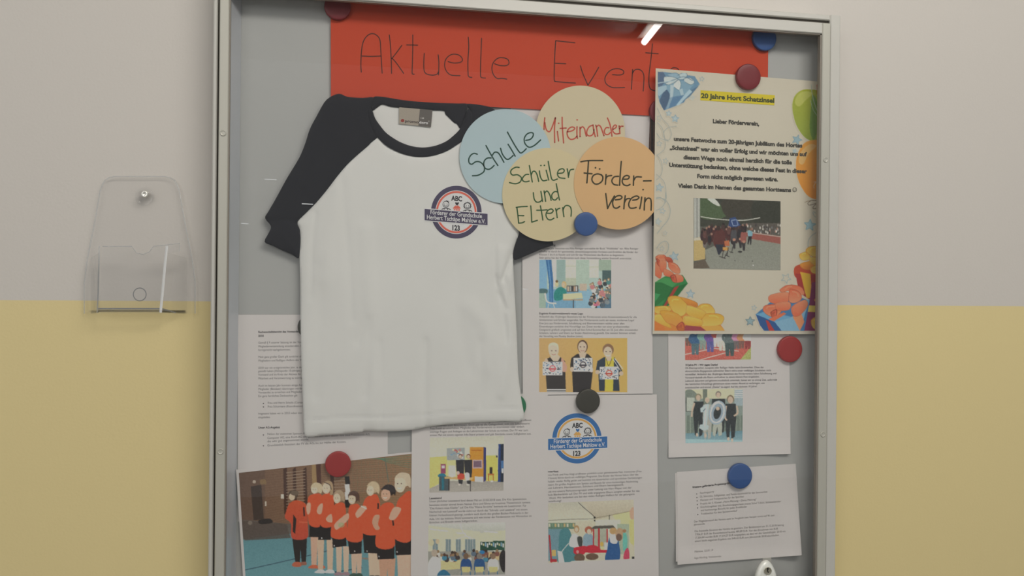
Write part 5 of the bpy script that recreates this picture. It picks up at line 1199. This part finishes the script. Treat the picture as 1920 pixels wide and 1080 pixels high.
# balloons, top right
p.blob([(1145, 340), (1160, 255), (1215, 205), (1285, 198), (1360, 215), (1500, 300), (1520, 480), (1400, 590), (1310, 603), (1230, 560), (1170, 460)], (150, 158, 40), col2=(132, 150, 52)); p.blob([(1165, 300), (1190, 235), (1250, 212), (1300, 230), (1250, 280), (1200, 330)], (166, 172, 76)); p.blob([(1300, 240), (1340, 300), (1345, 480), (1310, 590), (1280, 500), (1290, 340)], (92, 132, 60), .8)
p.rect(1336, 160, 1364, 235, (168, 30, 36)); p.poly([(1338, 235), (1364, 235), (1364, 300), (1350, 270)], (168, 30, 36)); p.blob([(1362, 300), (1420, 320), (1420, 600), (1345, 590), (1362, 450)], (120, 90, 100))
p.line([(1293, 160), (1300, 240), (1325, 330), (1365, 430)], 5, (150, 162, 150)); p.line([(1336, 245), (1365, 235)], 4, (190, 190, 180)); p.line([(1285, 280), (1310, 360), (1362, 435)], 4, (140, 160, 140))
p.blob([(1172, 780), (1190, 690), (1240, 615), (1310, 592), (1400, 600), (1480, 720), (1470, 900), (1390, 1040), (1320, 1052), (1250, 1010), (1190, 900)], (206, 140, 52), col2=(206, 128, 40)); p.blob([(1195, 760), (1215, 680), (1280, 625), (1330, 640), (1270, 700), (1230, 780)], (212, 158, 92))
p.line([(1340, 905), (1312, 950), (1330, 1000), (1360, 1030)], 4, (196, 176, 150)); p.line([(1310, 920), (1362, 910)], 4, (196, 176, 150)); p.line([(1240, 1078), (1280, 1065), (1364, 1060)], 3, (110, 80, 40))
p.star(1180, 590, 42, (110, 140, 156), (130, 160, 172), -.9, 4); p.star(1165, 680, 24, (150, 168, 172), (150, 170, 178), .3, 4)
p.view(1210, 360, 3.858)
p.blob([(1160, -20), (1190, 20), (1240, 46), (1300, 40), (1300, -20)], (206, 128, 40)); p.poly([(1240, 0), (1290, 0), (1290, 70), (1252, 46)], (110, 100, 90))
for ln in ([(1262, 70), (1210, 60), (1178, 78), (1185, 95), (1225, 85), (1262, 72)], [(1262, 72), (1225, 95), (1212, 118), (1235, 118), (1262, 85)], [(1262, 72), (1265, 100), (1262, 115)]): p.line(ln, 4, (92, 76, 60))
for ln in ([(75, 48), (120, 45), (160, 75), (180, 130), (165, 200), (120, 255), (85, 300)], [(75, 135), (120, 110), (148, 60), (150, 0)], [(82, 408), (110, 370), (148, 356), (168, 385), (160, 430), (140, 450)], [(1210, 145), (1225, 175), (1262, 190)], [(1265, 280), (1210, 310), (1180, 350), (1178, 400)], [(1262, 200), (1240, 160), (1215, 140)]): p.line(ln, 4.5, (136, 148, 148))
p.star(125, 138, 22, G1, rot=.2, w=3); p.star(90, 215, 28, (146, 162, 166), (166, 176, 174), .2, 4); p.star(143, 297, 17, (150, 160, 160), rot=.1, w=3); p.star(120, 408, 19, (146, 158, 160), rot=.1, w=3); p.star(208, 466, 36, G1, (156, 174, 180), -.2, 4); p.star(1190, 240, 44, (110, 146, 160), (136, 168, 178), .1, 5); p.star(1250, 345, 22, (150, 166, 168), rot=.2, w=3); p.star(1018, 625, 38, (130, 154, 162), rot=.5, w=4); p.star(326, 738, 33, G1, (158, 174, 180), .05, 4); p.star(787, 838, 20, G1, rot=.2, w=3); p.star(758, 935, 36, (100, 120, 130), (128, 156, 164), .05, 5)
# green present with red bow
p.poly([(66, 655), (140, 610), (270, 600), (308, 662), (240, 740), (160, 826), (66, 830)], (40, 128, 66)); p.poly([(66, 655), (120, 650), (195, 690), (170, 755), (66, 830)], (34, 112, 56)); p.poly([(195, 690), (308, 660), (245, 740), (165, 826), (120, 826)], (26, 104, 50)); p.poly([(66, 655), (140, 618), (250, 640), (195, 690), (120, 655)], (60, 146, 78)); p.poly([(66, 800), (110, 740), (66, 730)], (52, 146, 84)); p.poly([(210, 690), (245, 675), (200, 750), (150, 826), (130, 826)], (156, 52, 44))
def bow(b_, c_, c2):
    p.blob(b_, c_, col2=c2)
    q_ = np.array(b_, float); m_ = q_.mean(0)
    hi = tuple(min(255, v * 1.13 + 8) for v in c2); lo = tuple(v * .72 for v in c_)
    p.line([tuple(m_ + (k_ - m_) * .55 + np.array([0, -6])) for k_ in q_[:3]], 10, hi, .45)
    p.line(smooth_line([tuple(k_) for k_ in q_] + [tuple(q_[0])], 4), 3.2, lo, .75, smooth=False)
RC, RC2, RD = (206, 92, 60), (222, 128, 92), (150, 56, 40)
for b_, c_, c2 in (([(66, 520), (85, 505), (120, 560), (110, 625), (80, 610), (66, 590)], RC2, RC), ([(75, 470), (100, 455), (140, 458), (155, 490), (110, 500), (80, 495)], RC, RC2), ([(80, 480), (105, 500), (110, 540), (85, 520)], RD, RC), ([(140, 470), (180, 475), (200, 505), (175, 515), (150, 495)], RC, RD),
    ([(105, 500), (150, 500), (145, 575), (110, 570)], RC2, RC), ([(170, 505), (220, 520), (250, 560), (245, 590), (205, 580), (170, 545)], RC, RC2), ([(135, 555), (175, 570), (205, 590), (190, 615), (135, 600)], RC2, RC), ([(205, 595), (265, 605), (272, 645), (225, 655), (200, 640)], RC2, RC), ([(180, 610), (215, 600), (225, 650), (200, 650)], RD, RC)): bow(b_, c_, c2)
# orange present with big gold bow, bottom left
p.poly([(66, 830), (165, 825), (520, 880), (545, 960), (575, 1004), (66, 1004)], (214, 122, 48)); p.poly([(66, 890), (130, 900), (140, 1004), (66, 1004)], (226, 112, 44))
GC, GC2, GD = (222, 150, 44), (230, 176, 80), (184, 100, 36)
for b_, c_, c2 in (([(66, 830), (160, 825), (200, 850), (110, 880), (66, 868)], GC, GC2), ([(66, 890), (120, 890), (190, 985), (66, 930)], GC2, GC), ([(160, 780), (185, 752), (250, 760), (300, 810), (290, 880), (240, 900), (190, 850)], GC, GC2), ([(250, 762), (300, 770), (370, 800), (375, 830), (330, 840), (290, 800)], GC, GD), ([(375, 835), (410, 810), (470, 815), (505, 870), (460, 880), (400, 880)], GC, GC2),
    ([(105, 870), (130, 855), (230, 880), (280, 940), (270, 1000), (200, 960), (150, 940)], GC, (216, 130, 60)), ([(300, 820), (380, 840), (440, 875), (400, 920), (330, 900), (295, 870)], GC2, GC), ([(440, 880), (520, 880), (568, 905), (550, 955), (490, 970), (410, 970), (400, 935)], GC, GC2), ([(285, 895), (400, 920), (405, 965), (290, 960)], GC2, GC), ([(225, 970), (270, 940), (285, 1000), (240, 1003)], (170, 60, 50), GD)): bow(b_, c_, c2)
p.poly([(290, 965), (400, 975), (440, 1004), (280, 1004)], (150, 56, 66)); p.poly([(400, 970), (540, 965), (575, 1004), (440, 1004)], (222, 150, 60))
# red round present, right
p.blob([(1075, 560), (1100, 530), (1180, 515), (1300, 520), (1300, 640), (1180, 640), (1090, 620)], (176, 62, 34)); p.poly([(1085, 590), (1290, 600), (1290, 770), (1190, 780), (1130, 740), (1105, 690)], (156, 42, 40)); p.poly([(1120, 578), (1195, 592), (1205, 770), (1165, 765)], (222, 160, 40)); p.poly([(1205, 655), (1300, 640), (1300, 1004), (1120, 1004), (1180, 830)], (122, 34, 84))
for b_, c_, c2 in (([(1115, 450), (1150, 435), (1170, 440), (1200, 480), (1150, 495), (1120, 480)], GC, GC2), ([(1160, 430), (1180, 400), (1230, 392), (1290, 405), (1290, 450), (1220, 470)], GC, GC2), ([(1120, 520), (1190, 500), (1230, 515), (1200, 560), (1140, 555)], GC, GD), ([(1190, 470), (1260, 480), (1290, 520), (1240, 540), (1190, 500)], GC2, GC), ([(1200, 545), (1270, 520), (1290, 560), (1240, 590), (1200, 580)], GC, GC2), ([(1225, 775), (1290, 740), (1290, 810), (1240, 800)], GC, GC2), ([(1200, 925), (1240, 900), (1290, 910), (1290, 990), (1240, 1000), (1205, 970)], GC, GC2)): bow(b_, c_, c2)
p.poly([(1175, 820), (1290, 825), (1290, 870), (1172, 868)], (226, 180, 70))
# blue present with red bow, bottom right
p.poly([(798, 885), (900, 800), (1120, 760), (1190, 790), (1150, 1004), (860, 1004)], (52, 110, 164)); p.poly([(798, 885), (935, 940), (985, 1004), (860, 1004), (830, 965)], (34, 78, 140)); p.poly([(935, 938), (1065, 900), (1165, 850), (1120, 1004), (985, 1004)], (112, 160, 190)); p.poly([(798, 885), (850, 870), (1000, 890), (1065, 905), (935, 940)], (90, 150, 190)); p.poly([(870, 925), (890, 932), (935, 1004), (895, 1004)], (176, 46, 44)); p.poly([(1065, 900), (1130, 880), (1150, 940), (1118, 1004)], (214, 128, 84)); p.poly([(1120, 790), (1190, 775), (1165, 860), (1070, 900)], (110, 156, 180))
for b_, c_, c2 in (([(970, 710), (1010, 680), (1065, 672), (1130, 690), (1150, 740), (1090, 745), (1040, 715), (990, 725)], RC, RC2), ([(890, 760), (920, 740), (1030, 725), (1035, 790), (960, 810), (900, 795)], RC2, RC), ([(1045, 700), (1110, 720), (1130, 770), (1090, 800), (1040, 790)], RC, RC2), ([(850, 850), (870, 820), (960, 815), (985, 860), (930, 905), (870, 880)], RC, RC2), ([(1060, 830), (1150, 780), (1175, 820), (1120, 890), (1070, 895)], RC2, RC), ([(945, 805), (1040, 795), (1042, 850), (950, 855)], RC2, RC), ([(905, 870), (950, 850), (945, 905), (920, 910)], RD, RC)): bow(b_, c_, c2)
p.poly([(890, 920), (1000, 870), (1020, 880), (930, 935)], (206, 100, 64))
p.noise(2.5, 1, 21)
IQ = [(1233, 133), (1541.6, 157.5), (1538, 621), (1227, 620.5)]
a_ = p.mesh('printed_artwork', IQ, sh, o, masked=True, off=PO)
# snapshot on the poster
p = Paint(1299, 369, 1465, 508, (88, 88, 78)); p.view(1210, 360, 3.858)
p.rect(340, 30, 990, 250, (58, 60, 48)); p.blob([(390, 60), (480, 50), (560, 110), (590, 170), (500, 200), (400, 180)], (72, 92, 58)); p.blob([(450, 50), (500, 48), (540, 100), (500, 90)], (186, 190, 180)); p.blob([(560, 60), (760, 55), (800, 160), (700, 190), (580, 170)], (62, 58, 46)); p.blob([(780, 80), (980, 90), (980, 230), (800, 230)], (52, 54, 42))
p.rect(700, 225, 990, 300, (84, 78, 70)); rr_ = random.Random(2)
for k in range(50):
    x = rr_.uniform(690, 976); yy = rr_.uniform(235, 300); p.ell(x, yy, 5, 10, rr_.choice([(150, 146, 136), (60, 56, 54), (170, 120, 100), (110, 110, 110), (190, 186, 176)]))
p.poly([(690, 280), (990, 320), (990, 380), (770, 345)], (150, 78, 66)); p.poly([(430, 420), (700, 300), (770, 340), (990, 378), (990, 575), (340, 560), (440, 490)], (128, 132, 118), col2=(136, 138, 126)); p.line([(700, 285), (985, 325)], 6, (170, 160, 146)); p.line([(400, 178), (520, 196), (700, 205), (830, 186)], 6, (190, 190, 180))
p.rect(350, 42, 396, 335, (166, 168, 160)); p.rect(372, 42, 377, 335, (110, 112, 108)); p.poly([(350, 335), (420, 322), (434, 345), (434, 485), (350, 500)], (186, 160, 96)); p.poly([(350, 335), (428, 325), (430, 345), (350, 352)], (190, 184, 164)); p.poly([(350, 515), (430, 485), (465, 550), (350, 555)], (96, 84, 68))
for k in range(70):
    x = rr_.uniform(405, 720); yy = rr_.uniform(225, 330) + (x < 560) * rr_.uniform(0, 60); p.ell(x, yy + 22, 14, 30, rr_.choice([(80, 40, 38), (60, 36, 40), (42, 36, 38), (96, 60, 54), (110, 100, 96), (70, 48, 44)])); p.ell(x, yy - 8, 8, 9, rr_.choice([(70, 52, 44), (44, 34, 32), (150, 110, 90)]))
p.poly([(610, 190), (650, 180), (690, 240), (640, 260), (600, 245)], (42, 66, 120)); p.line([(620, 205), (660, 200), (670, 240), (635, 245), (622, 205)], 5, (150, 170, 196), smooth=False)
p.blob([(500, 300), (540, 262), (575, 300), (580, 400), (560, 430), (500, 390)], (92, 44, 40)); p.ell(528, 262, 16, 18, (60, 42, 36)); p.poly([(505, 380), (565, 380), (560, 420), (535, 455), (525, 450)], (44, 48, 60)); p.poly([(570, 355), (605, 350), (610, 390), (575, 392)], (186, 96, 54)); p.poly([(560, 398), (605, 400), (600, 425), (560, 420)], (196, 140, 60))
for ln in ([(565, 420), (555, 475)], [(600, 420), (570, 480)], [(535, 465), (580, 482)], [(600, 400), (590, 460)], [(632, 395), (625, 435)], [(575, 455), (608, 468)], [(608, 432), (636, 440)]): p.line(ln, 5, (50, 46, 44))
for x, yy, c in ((640, 285, (70, 70, 74)), (686, 280, (44, 40, 44)), (710, 300, (150, 80, 70))):
    p.blob([(x - 20, yy), (x, yy - 12), (x + 20, yy), (x + 16, yy + 65), (x - 18, yy + 65)], c); p.ell(x, yy - 20, 10, 13, (60, 42, 38)); p.poly([(x - 14, yy + 60), (x + 14, yy + 60), (x + 10, yy + 125), (x - 4, yy + 125)], (50, 46, 48)); p.ell(x + 2, yy + 60, 12, 10, (176, 120, 96))
p.ell(685, 432, 16, 6, (36, 34, 34)); p.blob([(740, 285), (758, 275), (775, 295), (770, 322), (745, 322)], (110, 160, 176)); p.ell(762, 272, 8, 9, (130, 90, 70)); p.poly([(745, 320), (770, 320), (765, 380), (757, 382), (757, 340), (745, 380), (738, 378)], (34, 34, 38))
for x, yy in ((648, 497), (774, 500), (780, 530)): p.ell(x, yy, 4, 4, (60, 60, 56) if x != 780 else (220, 220, 214))
p.noise(5, 1, 22)
p.mesh('printed_photo', [(1300.7, 371), (1463.5, 377.4), (1463.5, 506.5), (1300.7, 503.3)], sh, o, layer=2, off=PO)['label'] = 'printed snapshot of a crowd on a school yard'
V = view(1210, 120, 4.153); pr = Print(sh, PO)
gr = A(64, 62, 56)
pr.put([(1210 + 430 / 4.153 + (578 / 4.153) * t, 120 + 204 / 4.153 + 39 / 4.153 * t) for t in np.linspace(0, 1, 12)] + [(1210 + 428 / 4.153 + (577 / 4.153) * t, 120 + 282 / 4.153 + 40 / 4.153 * t) for t in np.linspace(0, 1, 12)], [(i, i + 12, i + 13, i + 1) for i in range(11)], A(188, 172, 38), 0)
pr.text('20 Jahre Hort Schatzinsel', V((434, 263)), V((1004, 302)), 12.2, A(58, 66, 36), 0.042, 2)
for a, b, t in (((525, 459), (887, 480), 'Lieber Förderverein,'), ((222, 596), (1222, 650), 'unsere Festwoche zum 20-jährigen Jubiläum des Hortes'), ((190, 665), (1258, 718), '„Schatzinsel“ war ein voller Erfolg und wir möchten uns auf'), ((297, 740), (1142, 781), 'diesem Wege noch einmal herzlich für die tolle'),
    ((185, 799), (1258, 851), 'Unterstützung bedanken, ohne welche dieses Fest in dieser'), ((403, 887), (1033, 913), 'Form nicht möglich gewesen wäre.'), ((257, 962), (1135, 996), 'Vielen Dank im Namen des gesamten Hortteams')):
    pr.text(t, V(a), V(b), 10.6, gr, 0.046, 2)
fx, fy = V((1163, 979)); pr.ring(fx, fy, 4.2, 4.3, .8, .8, gr, 2, 24); pr.ellipse(fx - 1.4, fy - 1, .55, .8, gr, 2, 8); pr.ellipse(fx + 1.4, fy - 1, .55, .8, gr, 2, 8); pr.stroke([(fx - 2.1, fy + .9), (fx, fy + 2.3), (fx + 2.1, fy + .9)], .6, gr, 2)
pr.build('printed_text', o)

# ================================================================== magnets
def magnet(cx, cy, r, d, col, label, flat=0.007):
    n = 40; c = W(cx, cy, d + flat); R = (W(cx + r, cy, d + flat) - W(cx - r, cy, d + flat)).length / 2
    prof = [(R * .97, 0.0), (R, 0.0006), (R, flat - 0.0013), (R * .985, flat - .0006), (R * .955, flat - .0002), (R * .91, flat), (R * .6, flat + .00025), (R * .25, flat + .0003)]
    v = []; f = []
    for rad, h in prof:
        for k in range(n):
            a = 2 * math.pi * k / n; v.append((c.x + rad * math.cos(a), YB - d - h, c.z + rad * math.sin(a)))
    for j in range(len(prof) - 1):
        for k in range(n): f.append((j * n + k, j * n + (k + 1) % n, (j + 1) * n + (k + 1) % n, (j + 1) * n + k))
    f += [tuple(range(n))[::-1], tuple(range((len(prof) - 1) * n, len(prof) * n))]
    o = obj('magnet', v, f, col, smooth=True)
    return tag(o, label, 'magnet', 'round magnets in the display case')
mR = mat('red_plastic', A(136, 36, 34), 0.38, vary=0.03, scale=30); mDR = mat('dark_red_plastic', A(104, 26, 33), 0.4, vary=0.03, scale=30)
mB = mat('blue_plastic', A(44, 74, 124), 0.36, vary=0.03, scale=30); mK = mat('black_plastic', A(50, 48, 40), 0.4); mG = mat('green_plastic', A(34, 100, 66), 0.4)
magnet(633, 12, 25, .0044, mDR, 'dark red round magnet at the top left corner of the orange banner')
magnet(1434.5, 71, 21.8, .0044, mB, 'blue round magnet at the top right end of the orange banner')
magnet(1404.5, 143.5, 22.5, sh(1404, 143) + .0008, mDR, 'dark red round magnet on the top edge of the party poster')
magnet(1099.6, 419.8, 21.5, D3 + .0007, mB, 'blue round magnet at the bottom edge of the paper discs')
magnet(1103.5, 752.5, 22, .0042, mK, 'black round magnet above the emblem notice, below the three-children snapshot')
magnet(1482.5, 655, 22.5, .0010, mR, 'red round magnet just below the right end of the party poster')
magnet(634, 871, 24.4, .0032, mR, 'red round magnet on the top edge of the team photo')
magnet(1389, 893, 22, .0016, mB, 'blue round magnet on the folded note at the lower right')
magnet(582, 613, 24, .0010, mK, 'black round magnet peeking out at the left edge of the shirt', .0065)
magnet(964.5, 762, 22.5, .0042, mG, 'green round magnet peeking out beside the lower right shirt hem', .0040)
magnet(1240.5, 208, 21.5, .0046, mDR, 'dark red round magnet almost hidden behind the left edge of the party poster')

flush()
for o in bpy.data.objects:
    if '_o' in o: del o['_o']
